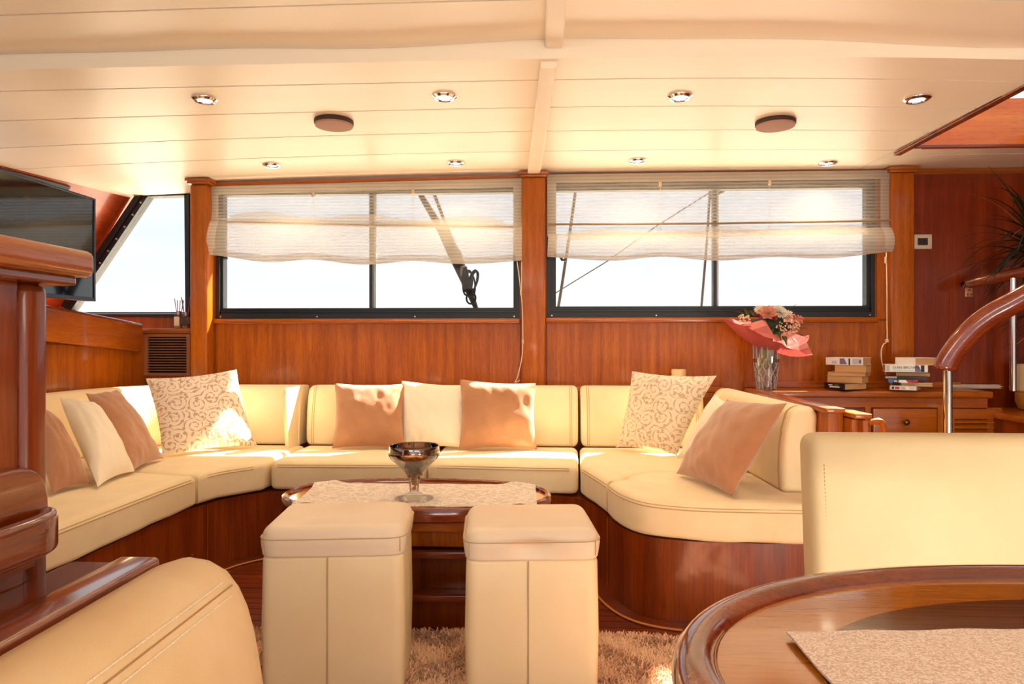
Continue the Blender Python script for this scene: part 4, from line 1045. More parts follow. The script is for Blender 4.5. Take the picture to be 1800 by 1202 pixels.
# ================================================================== PLANT
pl = thing('potted_dracaena', 'tall spiky dark-leaved plant in a cream pot beyond the stair rail', 'plant', PY(1815, 690, 3.80))
px_, py_ = pl.location.x, 3.80
bm = B(); lathe(bm, [(.045, .655), (.10, .66), (.115, .70), (.115, .745), (.10, .75)], (px_+.045, py_, 0), 24); obj('pot_basket', bm, GOLDB, pl, True)
bm = B(); lathe(bm, [(.10, .748), (.112, .76), (.118, .895), (.112, .90), (.10, .885), (.095, .87)], (px_+.045, py_, 0), 24); obj('pot', bm, POTM, pl, True)
bm = B(); tube(bm, smoothpath([(px_+.045, py_, .86), (px_+.05, py_, 1.1), (px_+.03, py_, 1.4), (px_+.03, py_, 1.58)], 5), .018, 8); obj('trunk', bm, TRUNK, pl, True)
bm = B(); tube(bm, smoothpath([(px_+.045, py_, .86), (px_+.07, py_-.02, 1.0), (px_+.08, py_-.03, 1.2)], 5), .014, 8); obj('trunk', bm, TRUNK, pl, True)
def blade(bm, o, d, L, w, droop, roll=0.0):
    d = Vector(d).normalized(); n = 7; side = d.cross(Vector((0, 0, 1)))
    side = side.normalized() if side.length > .05 else Vector((1, 0, 0)); rows = []
    p = Vector(o); 
    for i in range(n+1):
        t = i/n; wd = w*(.55+.45*math.sin(math.pi*min(1, t*1.6+.15)))*(1-t**3)+.0006
        up = side.cross(d).normalized()
        rows.append((p-side*wd, p-up*wd*.35, p+side*wd)); d = (d+Vector((0, 0, -droop/n))).normalized(); p = p+d*(L/n)
    vr = [[bm.verts.new(q) for q in r] for r in rows]
    for a, b in zip(vr, vr[1:]):
        bm.faces.new((a[0], a[1], b[1], b[0])); bm.faces.new((a[1], a[2], b[2], b[1]))
    return bm
rp = random.Random(11)
for hd, n_, cz in (((px_+.03, py_, 1.58), 64, 1.0), ((px_+.08, py_-.03, 1.2), 26, .7)):
    for k in range(n_):
        a = rp.uniform(0, 6.283); el = rp.uniform(-.35, 1.35)
        if k % 2 == 0: a = rp.uniform(2.4, 3.9)
        d = (math.cos(a)*math.cos(el), math.sin(a)*math.cos(el)*.7-.1, math.sin(el)); L = rp.uniform(.32, .56)*cz
        if d[1] > .25: L *= .55
        bm = B(); blade(bm, (hd[0]+rp.uniform(-.01, .01), hd[1]+rp.uniform(-.01, .01), hd[2]-rp.uniform(0, .12)), d, L, rp.uniform(.007, .012), rp.uniform(.5, 1.7))
        for v in bm.verts: v.co.y = min(v.co.y, 3.97-.0); v.co.x = min(v.co.x, 3.36)
        obj('leaf', bm, LEAFY if k % 13 == 5 else LEAFG, pl, True)

# ================================================================== BOOKS
def text_obj(name, s, mat, parent, origin, ex, ez, size, xs=1.0):
    cu = bpy.data.curves.new(name, 'FONT'); cu.body = s; cu.size = size; cu.extrude = .0002; cu.resolution_u = 2
    tmp = bpy.data.objects.new(name+'_tmp', cu); C.objects.link(tmp)
    dg = bpy.context.evaluated_depsgraph_get(); me = bpy.data.meshes.new_from_object(tmp.evaluated_get(dg))
    bpy.data.objects.remove(tmp); bpy.data.curves.remove(cu)
    me.name = name; ex = Vector(ex).normalized(); ez = Vector(ez).normalized(); en = ex.cross(ez); b = base_of(parent)
    for v in me.vertices: x, y, z = v.co; v.co = Vector(origin)+ex*x*xs+ez*y+en*z-b
    me.materials.clear(); me.materials.append(mat)
    o = bpy.data.objects.new(name, me); C.objects.link(o); o.parent = parent; return o
INK = plain('black_ink', lin(24, 22, 24), .6); INKG = plain('grey_ink', lin(190, 186, 186), .6); INKW = plain('white_ink', lin(236, 232, 224), .6); INKR = plain('red_ink', lin(196, 34, 28), .6); INKB = plain('blue_ink', lin(60, 110, 170), .6); INKL = plain('lilac_ink', lin(120, 108, 140), .6)
def bk(name, col): return plain(name, col, .35)
def book(label, pc, y0, y1, D, al, l_px, r_px, spine, col, group, marks=(), thin=.0018):
    """pc: pixel column of the near corner; l_px/r_px: columns of the far ends of its two faces"""
    C0 = PD(pc, 601, D); zt, zb = PD(pc, y0, D).z, PD(pc, y1, D).z; s = D/1200
    a = R(al); Ll = max(.01, (pc-l_px))*s/math.cos(a); Lr = max(.01, (r_px-pc))*s/math.sin(a)
    Lr = min(Lr, .17); 
    eL = Vector((-math.cos(a), math.sin(a), 0)); eR = Vector((math.sin(a), math.cos(a), 0))
    c = Vector((C0.x, C0.y, 0)); mid = c+eL*Ll/2+eR*Lr/2
    t = thing('book', label, 'book', (mid.x, mid.y, zb), group)
    def q(l, r, z): p = c+eL*l+eR*r; return Vector((p.x, p.y, z))
    def blk(bm, l0, l1, r0, r1, z0, z1): return prism(bm, [q(l0, r0, z0), q(l0, r1, z0), q(l1, r1, z0), q(l1, r0, z0)], (0, 0, z1-z0))
    bm = B(); blk(bm, 0, Ll, 0, Lr, zb, zb+thin); blk(bm, 0, Ll, 0, Lr, zt-thin, zt)
    if spine == 'left': blk(bm, 0, Ll, 0, thin, zb+thin, zt-thin)
    elif spine == 'right': blk(bm, 0, thin, 0, Lr, zb+thin, zt-thin)
    elif spine == 'farleft': blk(bm, Ll-thin, Ll, 0, Lr, zb+thin, zt-thin)
    else: blk(bm, 0, Ll, Lr-thin, Lr, zb+thin, zt-thin)
    obj('cover', bm, col, t)
    m = .003; bm = B(); blk(bm, m if spine != 'right' else thin, Ll-(m if spine != 'farleft' else thin), m if spine != 'left' else thin, Lr-m, zb+thin, zt-thin); obj('pages', bm, PAPERP, t)
    for kind, l0, l1, z0, z1, mt in marks:      # prints on the spine, given as fractions of the spine face
        if spine == 'left':
            bm = B(); prism(bm, [q(Ll*(1-l0), -.0003, zb+(zt-zb)*z0), q(Ll*(1-l1), -.0003, zb+(zt-zb)*(z0 if kind != 'slant' else z0)), q(Ll*(1-l1)+(Ll*.08 if kind == 'slant' else 0), -.0003, zb+(zt-zb)*z1), q(Ll*(1-l0), -.0003, zb+(zt-zb)*z1)], eR*.0004); obj('print', bm, mt, t)
    return t, q, Ll, Lr, zb, zt, eL
DL = 3.62; g1_ = 'paperbacks stacked beside the vase'
book('paperback with a white and grey spine, topmost of the stack near the blind cord', 1517, 629, 642, DL, 42, 1470, 1547, 'left', bk('white_cover', lin(232, 226, 222)), g1_, (('box', .16, .30, .15, .55, INKG), ('slant', .38, .58, .1, .9, INKL), ('box', .62, .66, .0, .9, INK), ('box', .72, .96, .1, .9, INKG), ('box', .90, .95, .3, .7, INK)))
book('paperback showing only its tan page edges, second from the top beside the vase', 1523, 642.2, 655, DL-.01, 38, 1481, 1543, 'back', bk('tan_cover', lin(186, 136, 88)), g1_)
book('thin wide paperback in the middle of the stack beside the vase', 1522, 655.2, 661.3, DL, 32, 1469, 1553, 'back', bk('beige_cover', lin(206, 170, 130)), g1_)
book('paperback with a bent cover, second from the bottom beside the vase', 1516, 661.5, 674, DL-.01, 40, 1470, 1539, 'back', bk('brown_cover', lin(176, 124, 78)), g1_)
t, q, Ll, Lr, zb_, zt_, eL = book('black-spined paperback with white lettering at the bottom of its stack', 1485, 674.2, 685.6, DL-.04, 62, 1465, 1541, 'left', bk('black_cover', lin(26, 22, 22)), g1_, (('box', .25, .75, .3, .5, INKW), ('box', .2, .4, .62, .75, PETW), ('box', .5, .7, .66, .74, plain('lime_ink', lin(150, 170, 60), .6))))
DR = 3.58; g2_ = 'paperbacks stacked behind the stair rail'
book('white thick paperback on top of the stack behind the stair rail', 1609, 629, 642, DR, 80, 1600, 1654, 'left', bk('white_gloss_cover', lin(240, 236, 230)), g2_)
t, q, Ll, Lr, zb_, zt_, eL = book('white paperback spine lettered in black, second from the top behind the stair rail', 1631, 641.6, 654.4, DR-.02, 20, 1569, 1648, 'left', bk('ivory_cover', lin(236, 234, 226)), g2_, (('box', .02, .10, .1, .9, INKG), ('slant', .70, .86, .05, .95, INKL), ('box', .84, .92, .05, .95, INK)))
text_obj('spine_lettering', 'DAN BROWN', INK, t, q(Ll*.815, -.0006, zb_+(zt_-zb_)*.46), -eL, (0, 0, 1), .0185, 1.05)
text_obj('spine_lettering', 'DIGITAL FORTRESS', INKG, t, q(Ll*.815, -.0006, zb_+(zt_-zb_)*.14), -eL, (0, 0, 1), .0095, 1.17)
book('thin tan-edged paperback under the white lettered book behind the stair rail', 1636, 655.2, 662.2, DR, 25, 1587, 1643, 'back', bk('dark_brown_cover', lin(60, 40, 34)), g2_)
book('black paperback with a pale spine end under the thin tan-edged book', 1629, 662.4, 667.4, DR-.01, 25, 1570, 1648, 'left', bk('charcoal_cover', lin(34, 28, 28)), g2_, (('box', .02, .3, .2, .95, INKG),))
book('blue and red spined paperback in the stack behind the stair rail', 1613, 667.6, 673.3, DR-.03, 22, 1571, 1654, 'left', bk('navy_cover', lin(40, 44, 60)), g2_, (('box', .01, .16, .0, 1, INKB), ('slant', .36, .68, .05, .9, INKW), ('slant', .66, .84, .05, .9, INKR), ('box', .86, 1, .1, .9, INKR), ('box', .2, .3, .3, .7, INKW)))
book('thin white-edged paperback above the bottom book behind the stair rail', 1640, 673.5, 679, DR-.03, 14, 1591, 1652, 'back', bk('pale_cover', lin(228, 216, 200)), g2_)
book('white-spined paperback with a red stamp at the bottom behind the stair rail', 1611, 679.2, 686.4, DR-.06, 35, 1577, 1656, 'left', bk('grey_white_cover', lin(222, 214, 204)), g2_, (('box', .08, .16, .2, .8, INK), ('box', .2, .36, .25, .75, INKR), ('box', .46, .56, .2, .8, INKG), ('slant', .6, .76, .1, .9, PETW)))
# magazines
m0, m1 = PZ(1668, 682, ZSB), PZ(1748, 682, ZSB)
mag = None
for k in range(5):
    zz0 = ZSB+.0042*k+.0004; o = .006*math.sin(k*2.3)
    bm = B(); box(bm, m0.x+o, m1.x+.01-o, m0.y-.03+o, m0.y+.16, zz0, zz0+.0038, .0005)
    solo('magazine', bm, PAPERW if k < 4 else bk('magazine_cover', lin(200, 186, 176)), ['bottom magazine of the flat pile behind the stair post', 'second magazine up in the flat pile behind the stair post', 'middle magazine of the flat pile behind the stair post', 'second magazine down in the flat pile behind the stair post', 'topmost magazine of the flat pile behind the stair post'][k], 'magazine', 'magazines piled on the sideboard', False)

# ================================================================== VASE, BOUQUET, CANDLE
vc = PZ(1347, 685.5, ZSB); vd = (vc-EYE).dot(FV); u = vd/1200
vz = ZSB+.001
vs = thing('vase', 'tall cut-crystal vase holding the wrapped bouquet', 'vase', (vc.x, vc.y, vz))
prof = [(14.5, 0), (15.5, 3), (16.5, 12), (19, 32), (21, 52), (22, 66), (21.5, 78), (22, 84)]
po_ = [(r*u, vz+h*u) for r, h in prof]; pi_ = [(max(.004, r*u-.005), vz+max(h, 5)*u) for r, h in prof[::-1]]
bm = B(); lathe(bm, po_+pi_, (vc.x, vc.y, 0), 28, True, -.055); obj('body', bm, CRYSTAL, vs, True)
# cut lozenges on the glass
bm = B()
for k in range(10):
    for sgn in (1, -1):
        P = []
        for i in range(7):
            t = i/6; h = 14+34*t; r = np.interp(h, [p[1] for p in prof], [p[0] for p in prof])*u+.001
            a = 2*math.pi*k/10+sgn*(t-.5)*.9; P.append((vc.x+math.cos(a)*r, vc.y+math.sin(a)*r, vz+h*u))
        tube(bm, P, .0022, 5)
obj('cut_pattern', bm, FACET, vs, True)
bm = B()
for k in range(14):
    a = 2*math.pi*k/14; r1 = 15.6*u; r2 = 21*u
    tube(bm, [(vc.x+math.cos(a)*r1, vc.y+math.sin(a)*r1, vz+2*u), (vc.x+math.cos(a)*16.6*u, vc.y+math.sin(a)*16.6*u, vz+13*u)], .0026, 5)
    tube(bm, [(vc.x+math.cos(a)*21.4*u, vc.y+math.sin(a)*21.4*u, vz+55*u), (vc.x+math.cos(a)*22.2*u, vc.y+math.sin(a)*22.2*u, vz+82*u)], .0026, 5)
tag(obj('cut_flutes', bm, FACET, vs, True))
bq = thing('bouquet', 'mixed pink and white bouquet in shiny pink paper standing in the vase', 'bouquet', (vc.x, vc.y, vz+70*u))
def bp(x, y, dd=0.0): return PD(x, y, vd+dd)
# stems in the vase
bm = B(); rs = random.Random(4)
for k in range(9):
    a = rs.uniform(0, 6.28); tube(bm, [bp(1352+rs.uniform(-8, 8), 590, rs.uniform(-.02, .02)), bp(1347+rs.uniform(-10, 10), 625, rs.uniform(-.03, .03)), bp(1347+rs.uniform(-15, 15), 646, rs.uniform(-.04, .04))], .0035, 6)
obj('stems', bm, STEM, bq, True)
for k in range(5):
    bm = B(); o = bp(1335+k*6, 640, -.02+.01*k); blade(bm, o, (rs.uniform(-.5, .5), rs.uniform(-.4, .2), -.6), .05, .012, .3); obj('leaf', bm, plain('yellow_green_leaf', lin(176, 160, 50), .5), bq, True)
# paper: a folded sheet with four points, thick enough to have an edge
N_ = bp(1350, 606)
tips = [(-78, -44, -.10), (-40, -34, -.16), (-12, -22, -.13), (10, -8, -.12), (35, 4, -.10), (62, 14, -.08), (82, 20, -.06), (70, -2, .02), (74, -14, .08), (50, -18, .14), (15, -28, .17), (-20, -36, .15), (-50, -42, .08)]
bm = B(); n = 4; rings = []
outer_ = [bp(1348+x, 605+y, d) for x, y, d in tips]
outer_ = smoothpath(outer_, 3, True); m = len(outer_)
for j in range(n+1):
    t = j/n; r = []
    for i, p in enumerate(outer_):
        a = 2*math.pi*i/m; cpt = N_+Vector((math.cos(math.pi+a)*.03, math.sin(math.pi+a)*.03, -.03)); q_ = cpt.lerp(p, t)
        q_.z += .010*math.sin(i*1.9)*t*(1-.3*t)-.018*math.sin(math.pi*t); r.append(q_)
    rings.append(r)
loft(bm, rings, False)
ge = bmesh.ops.solidify(bm, geom=bm.faces[:], thickness=.0015)
obj('wrapping_paper', bm, PINKP, bq)
bm = B(); f1_ = [bp(1308, 571, -.13), bp(1322, 567, -.14), bp(1340, 562, -.13), bp(1347, 572, -.15), bp(1357, 588, -.14), bp(1372, 599, -.13), bp(1345, 592, -.17), bp(1322, 580, -.17)]
prism(bm, f1_, FV*.002); obj('paper_fold', bm, PINKP, bq)
bm = B(); prism(bm, [bp(1338, 563, -.135), bp(1345, 563, -.12), bp(1362, 592, -.12), bp(1352, 590, -.14)], FV*.002); obj('paper_fold', bm, PINKP, bq)
# flowers
def bloom(name, x, y, d, rpx, mat, npet, layers, seed):
    rb = random.Random(seed); c = bp(x, y, d); r = rpx*u; bm = B()
    axis = Vector((rb.uniform(-.3, .3), -.75, .6)).normalized(); e1_ = axis.orthogonal().normalized(); e2_ = axis.cross(e1_)
    for l in range(layers):
        k = 1-l/layers*.75; cup = .15+.8*l/layers
        for p in range(npet):
            a = 2*math.pi*(p+.5*l)/npet+rb.uniform(-.1, .1); dr_ = (e1_*math.cos(a)+e2_*math.sin(a)); sd_ = axis.cross(dr_)
            w_ = r*k*1.9/npet*1.6
            pts = [c, c+dr_*r*k*.5+sd_*w_+axis*r*cup*.3, c+dr_*r*k+axis*r*cup*.7, c+dr_*r*k*.5-sd_*w_+axis*r*cup*.3]
            vv = [bm.verts.new(q) for q in pts]; bm.faces.new(vv)
    bmesh.ops.solidify(bm, geom=bm.faces[:], thickness=.0012)
    return obj(name, bm, mat, bq)
bloom('peach_rose', 1350, 550, -.05, 17, PETP, 7, 5, 1)
bloom('white_chrysanthemum', 1371, 549, -.04, 17, PETW, 16, 4, 2)
bloom('white_chrysanthemum', 1384, 554, .0, 12, PETW, 14, 4, 3)
bloom('cream_chrysanthemum', 1336, 545, .02, 12, PETW, 14, 3, 4)
bloom('red_carnation', 1333, 555, -.07, 6, PETR, 7, 4, 5); bloom('red_carnation', 1361, 559, -.08, 6, PETR, 9, 3, 6)
bloom('red_carnation', 1373, 541, .02, 5, PETR, 7, 3, 7)
def spray(name, x, y, rx, ry, d, n_, mat, seed, sz=(1.2, 2.0)):
    rb = random.Random(seed); bm = B()
    for k in range(n_):
        a = rb.uniform(0, 6.28); q_ = math.sqrt(rb.random()); dd = d+rb.uniform(-.05, .03)
        c = bp(x+math.cos(a)*q_*rx, y+math.sin(a)*q_*ry, dd); r = rb.uniform(*sz)*u
        bmesh.ops.create_icosphere(bm, subdivisions=1, radius=r, matrix=Matrix.Translation(c))
    return tag(obj(name, bm, mat, bq, True), kind='stuff')
spray('filler_blossom', 1386, 574, 21, 14, -.07, 110, PETB, 1); spray('filler_blossom', 1395, 562, 18, 10, -.03, 70, plain('pink_blossom', lin(216, 130, 120), .8), 2)
spray('filler_blossom', 1308, 560, 11, 7, -.04, 40, plain('cream_blossom', lin(240, 214, 170), .8), 3); spray('filler_blossom', 1352, 542, 22, 5, .03, 60, PETB, 4)
for k, (x, y, dx, dy, L, w_) in enumerate([(1316, 553, -.5, .8, .07, .014), (1328, 555, -.7, .9, .06, .016), (1305, 550, -1, .5, .06, .010), (1310, 569, -1, -.1, .05, .012), (1355, 575, -.2, -.8, .07, .016), (1366, 580, .2, -.7, .07, .016), (1362, 568, .3, -.5, .07, .014), (1400, 585, .9, -.2, .08, .016), (1405, 576, 1, .1, .07, .010), (1408, 570, 1, .2, .06, .008), (1392, 592, .6, -.6, .06, .015), (1378, 590, .1, -.6, .06, .016), (1350, 580, -.1, -.6, .06, .014), (1340, 572, -.5, -.4, .05, .012), (1385, 545, .6, .8, .06, .010)]):
    bm = B(); blade(bm, bp(x, y, -.06), RV*dx+Vector((0, 0, dy))-FV*.4, L, w_, .6); obj('leaf', bm, GREEN, bq, True)
bm = B(); bmesh.ops.create_icosphere(bm, subdivisions=2, radius=.085, matrix=Matrix.Translation(bp(1355, 572, .0)) @ Matrix.Diagonal((1.35, .9, .62, 1))); obj('greenery_core', bm, plain('dark_greenery', lin(36, 48, 24), .7), bq, True)
# candle
cd = PY(1193, 665, 3.93); cw = PY(1206, 665, 3.93).x-cd.x
cn = thing('candle', 'short cream pillar candle on the back shelf behind the scroll-patterned pillow', 'candle', (cd.x, 3.93, ZBK-.012))
bm = B(); ht = PY(1193, 649, 3.93).z; lathe(bm, [(cw*.95, ZBK-.011), (cw, ZBK), (cw, ht-.006), (cw*.95, ht), (cw*.72, ht-.002), (cw*.6, ht-.012)], (cd.x, 3.93, 0), 28); obj('wax', bm, CANDLE, cn, True)
bm = B(); tube(bm, [(cd.x, 3.93, ht-.014), (cd.x+.002, 3.93, ht+.002)], .0015, 6); obj('wick', bm, ROPE, cn)
# ================================================================== BLINDS
def blind(label, xt0, xt1, yt0, yt1, fold_y, bot_y, rod_y, tuck, seed, slack, lean0, Yb=3.95):
    """roman blind: a flat upper sheet, a rod, a looped fold and a scalloped lower edge. Pixel rows give heights at the wall plane."""
    tl, tr = PY(xt0, yt0, Yb), PY(xt1, yt1, Yb)
    def zy(y, x=(xt0+xt1)/2): return PY(x, y, Yb).z
    t = thing('roman_blind', label, 'blind', ((tl.x+tr.x)/2, Yb, tl.z), 'sheer roman blinds at the two big windows')
    W = tr.x-tl.x; hw = .052
    def sheet(nm, rows, mat, u0=0.0, u1=1.0, n=44, off=0.0, parent=None, nr=10):
        """rows: function (s, v) -> (y, z) with s along the width, v down"""
        bm = B(); g = []
        for j in range(nr+1):
            r = []
            for i in range(n+1):
                s = u0+(u1-u0)*i/n; yy, z, x = rows(s, j/nr); r.append(bm.verts.new((x, yy+off, z)))
            g.append(r)
        for j in range(nr):
            for i in range(n): bm.faces.new((g[j][i], g[j][i+1], g[j+1][i+1], g[j+1][i]))
        return obj(nm, bm, mat, parent or t, True)
    def ztop(s): return tl.z+(tr.z-tl.z)*s
    zf0, zf1 = PY(xt0, fold_y[0], Yb).z, PY(xt1, fold_y[1], Yb).z
    zb0 = [(s, PY(xt0+(xt1-xt0)*s, y, Yb).z) for s, y in bot_y]
    def zbot(s): return float(np.interp(s, [a for a, b in zb0], [b for a, b in zb0]))
    sb_ = smoothpath([(a, b, 0) for a, b in zb0], 8); SA = [p.x for p in sb_]; SBz = [p.y for p in sb_]
    def zbs(s): return float(np.interp(s, SA, SBz))
    def zfold(s): return zf0+(zf1-zf0)*s
    def up(s, v):
        z = ztop(s)+(zfold(s)-ztop(s))*v; return (Yb+.006*math.sin(v*3.1)*1.0, z, tl.x+W*s)
    def lo(s, v):
        z0 = zfold(s)+.012; z1 = zbs(s); z = z0+(z1-z0)*v
        yy = Yb-.012-.040*math.sin(math.pi*min(1, v*.9))-.004*math.sin(s*40+v*6)*v
        inset = lean0*(1-v)*(0.5-s)*2 if s < .5 else 0
        return (yy, z, tl.x+W*s+inset*.02*(1-s*2) if s < .5 else tl.x+W*s)
    e = hw/W
    # upper sheet and its hems
    sheet('upper_sheet', up, BLIND, e, 1-e); sheet('side_hem', up, HEM, 0, e, 3); sheet('side_hem', up, HEM, 1-e, 1, 3)
    sheet('top_hem', lambda s, v: (Yb-.0015, ztop(s)-.05*v, tl.x+W*s), HEM, 0, 1, 30, 0, None, 2)
    sheet('lower_sheet', lo, BLIND2, e, 1-e); sheet('side_hem', lo, HEM, 0, e, 3); sheet('side_hem', lo, HEM, 1-e, 1, 3)
    def bh(s, v): a = lo(s, 1.0-.16*(1-v)); return (a[0]-.001, a[1], a[2])
    sheet('bottom_hem', bh, BLIND2, .02, .98, 44, -.0005, None, 3)
    # inner fold drawn up behind, gathered at the cord rings
    def inner(s, v):
        z0 = zfold(s)+tuck*(.6+.4*math.cos(2*math.pi*(s*3-.5))*.5); z1 = zfold(s)-.02
        return (Yb+.03-.02*v+.004*math.sin(s*30), z0+(z1-z0)*v, tl.x+W*s)
    sheet('gathered_fold', inner, BLIND2, .06, .94, 44)
    # rod, rings, lift cords
    zr = [PY(xt0, rod_y[0], Yb).z, PY(xt1, rod_y[1], Yb).z]
    bm = B(); tube(bm, [(tl.x+.005, Yb-.012, zr[0]), (tl.x+W*.5, Yb-.012, (zr[0]+zr[1])/2-.006), (tr.x+.004, Yb-.012, zr[1])], .006, 8); obj('rod', bm, plain('cream_rod', lin(150, 122, 84), .6), t, True)
    for s in (.335, .655):
        x = tl.x+W*s; bm = B(); tube(bm, [(x, Yb+.008, ztop(s)-.03), (x, Yb+.012, zfold(s)+.03)], .0012, 5); obj('lift_cord', bm, CORDM, t)
        bm = B(); P = [(x+math.cos(a)*.009, Yb+.01, zfold(s)+.028+math.sin(a)*.009) for a in np.linspace(0, 6.283, 13)]; tube(bm, P, .0016, 5); obj('cord_ring', bm, CORDM, t, True)
        obj('cord_guide', bx(x-.008, x+.008, Yb+.002, Yb+.014, ztop(s)-.075, ztop(s)-.04, .002), IVORY, t)
    bm = B(); x = tl.x+.075; tube(bm, [(x, Yb+.01, zbs(.06)+.015), (x+.012, Yb+.008, zbs(.06)-.006), (x+.03, Yb+.01, zbs(.06)-.004)], .008, 8); obj('weight', bm, BLACKP, t, True)
    return t
bl1 = blind('sheer linen roman blind with a deep folded lower half beside the sofa corner post', 368, 918, 328, 313, (387, 398), [(0, 448), (.06, 452), (.2, 462), (.335, 457), (.5, 466), (.655, 460), (.82, 465), (.95, 461), (1, 459)], (390, 400), .075, 1, .02, 1.0)
bl2 = blind('sheer linen roman blind with a thin rod above its gathered hem, above the bouquet', 962, 1565, 307, 299, (416, 404), [(0, 452), (.06, 455), (.2, 459), (.335, 452), (.5, 459), (.655, 453), (.82, 455), (.94, 447), (1, 443)], (395, 388), .055, 2, .02, 0.3)
def cordset(label, pts, toggles, thing_parent=None):
    t = thing('blind_cord', label, 'cord', pts[0])
    bm = B(); tube(bm, smoothpath(pts, 6), .0028, 6); obj('cord', bm, CORDM, t, True)
    for p, r, h in toggles:
        bm = B(); lathe(bm, [(r*.6, -h), (r, -h*.7), (r, h*.7), (r*.6, h)], p, 12); obj('toggle', bm, IVORY, t, True)
    return t
Yc = 3.915
cs = cordset('white pull cord looping down the post between the two windows', [PY(x, y, Yc) for x, y in ((909, 460), (914, 498), (918, 540), (919, 600), (917, 630), (910, 662), (905, 672), (914, 668))], [(PY(916, 514, Yc), .006, .018), (PY(919, 600, Yc), .006, .014)])
bm = B(); tube(bm, [PY(917, 460, Yc), PY(917, 500, Yc), PY(917, 514, Yc)], .0024, 6); obj('cord', bm, CORDM, cs, True)
cordset('white pull cord trailing from the bouquet window onto the sideboard', [PY(x, y, Yc) for x, y in ((1558, 444), (1559, 500), (1559, 560), (1559, 598), (1553, 605), (1549, 618), (1551, 640), (1560, 664), (1570, 678), (1580, 681))], [(PY(1557, 457, Yc), .006, .02), (PY(1559, 599, Yc), .010, .010)])

# ================================================================== TELEVISION
tv = thing('television', 'black flat television angled before the raked windscreen', 'television', (-2.3, 2.9, 1.22))
ty0, ty1 = 2.42, PX(167, 440, -2.24).y
obj('cabinet', bx(-2.285, -2.243, ty0, ty1, 1.222, 1.733, .004), BLACKP, tv)
obj('screen', bx(-2.244, -2.2415, ty0+.012, ty1-.012, 1.240, 1.722), SCREEN, tv)
bm = B(); box(bm, -2.243, -2.236, ty0, ty1, 1.222, 1.238, .001); box(bm, -2.243, -2.236, ty0, ty1, 1.724, 1.733, .001); box(bm, -2.243, -2.236, ty1-.010, ty1, 1.222, 1.733, .001); box(bm, -2.243, -2.236, ty0, ty0+.010, 1.222, 1.733, .001)
obj('bezel', bm, plain('tv_bezel', lin(60, 64, 76), .25, .5), tv)
obj('stand', bx(-2.60, -2.45, 2.75, 3.0, 1.085, 1.11, .004), BLACKP, tv); bm = B(); tube(bm, [(-2.5, 2.87, 1.1), (-2.45, 2.87, 1.3), (-2.285, 2.87, 1.4)], .02, 8); obj('arm', bm, BLACKP, tv, True)

# ================================================================== VENT, DIFFUSERS
v0, v1 = PY(255, 660, 4.05), PY(335, 587, 4.05)
ve = thing('louvred_vent', 'brown metal louvred air vent on the pier beside the corner post', 'vent', ((v0.x+v1.x)/2, 4.05, v0.z))
obj('frame', recess(B(), (v0.x, v1.x, v0.z, v1.z), (v0.x+.022, v1.x-.022, v0.z+.017, v1.z-.017), 4.042, 4.058), VENTB, ve)
obj('back', bx(v0.x+.02, v1.x-.02, 4.056, 4.0595, v0.z+.015, v1.z-.015), VENTD, ve)  # near-black plate paints the dark hollow behind the slats
zz0, zz1 = v0.z+.022, v1.z-.022
for k in range(13):
    z = zz0+(zz1-zz0)*(k+.5)/13; bm = B(); prism(bm, [(v0.x+.02, 4.041, z-.001), (v0.x+.02, 4.056, z+.004), (v0.x+.02, 4.056, z+.006), (v0.x+.02, 4.041, z+.003)], (v1.x-v0.x-.04, 0, 0)); obj('slat', bm, VENTB, ve)
for x in (v0.x+.01, v1.x-.01):
    for z in (v0.z+.009, v1.z-.009):
        bm = B(); tube(bm, [(x, 4.038, z), (x, 4.043, z)], .004, 8); obj('screw', bm, SCREWM, ve)
def diffuser(label, px0, px1, ytop, ycap, lab, liquid, seed):
    Y = 4.10; a, b = PY(px0, 573, Y), PY(px1, 573, Y); r = (b.x-a.x)/2; c = Vector(((a.x+b.x)/2, Y, 1.1035)); h = PY(px0, ycap, Y).z-c.z
    t = thing('reed_diffuser', label, 'diffuser', c, 'reed diffusers on the vent shelf')
    bm = B(); slab(bm, [(p[0]+c.x, p[1]+c.y) for p in roundpoly([(-r, -r), (r, -r), (r, r), (-r, r)], r*.3, 4)], c.z, c.z+h*.8, r*.3, .003, 4); obj('bottle', bm, CLEAR, t, True)
    obj('liquid', bx(c.x-r*.8, c.x+r*.8, c.y-r*.8, c.y+r*.8, c.z+.004, c.z+h*.3), liquid, t)
    obj('label', bx(c.x-r*.75, c.x+r*.75, c.y-r-.002, c.y-r-.0005, c.z+h*.15, c.z+h*.68), lab, t)
    bm = B(); lathe(bm, [(r*.6, c.z+h*.78), (r*.62, c.z+h), (r*.3, c.z+h*1.02)], (c.x, c.y, 0), 14); obj('collar', bm, plain('brushed_collar', lin(170, 160, 150), .3, .8), t, True)
    rd = random.Random(seed); ht = PY(px0, ytop, Y).z
    for k in range(5):
        a_ = rd.uniform(0, 6.28); bm = B(); tube(bm, [(c.x+rd.uniform(-.004, .004), c.y, c.z+.01), (c.x+math.cos(a_)*.03, c.y+math.sin(a_)*.02, ht-rd.uniform(0, .03))], .0022, 5); obj('reed', bm, plain('reed', lin(110, 64, 44), .7) if k % 2 else plain('red_reed', lin(196, 70, 40), .7), t)
diffuser('clear reed diffuser bottle with a cream label on the vent shelf', 308, 320, 524, 547, plain('cream_label', lin(240, 214, 176), .6), plain('amber_liquid', lin(220, 150, 60), .2), 1)
diffuser('clear reed diffuser bottle with a dark label against the corner post', 321.5, 332.5, 521, 549, plain('dark_label', lin(70, 56, 44), .6), plain('honey_liquid', lin(200, 120, 40), .2), 2)

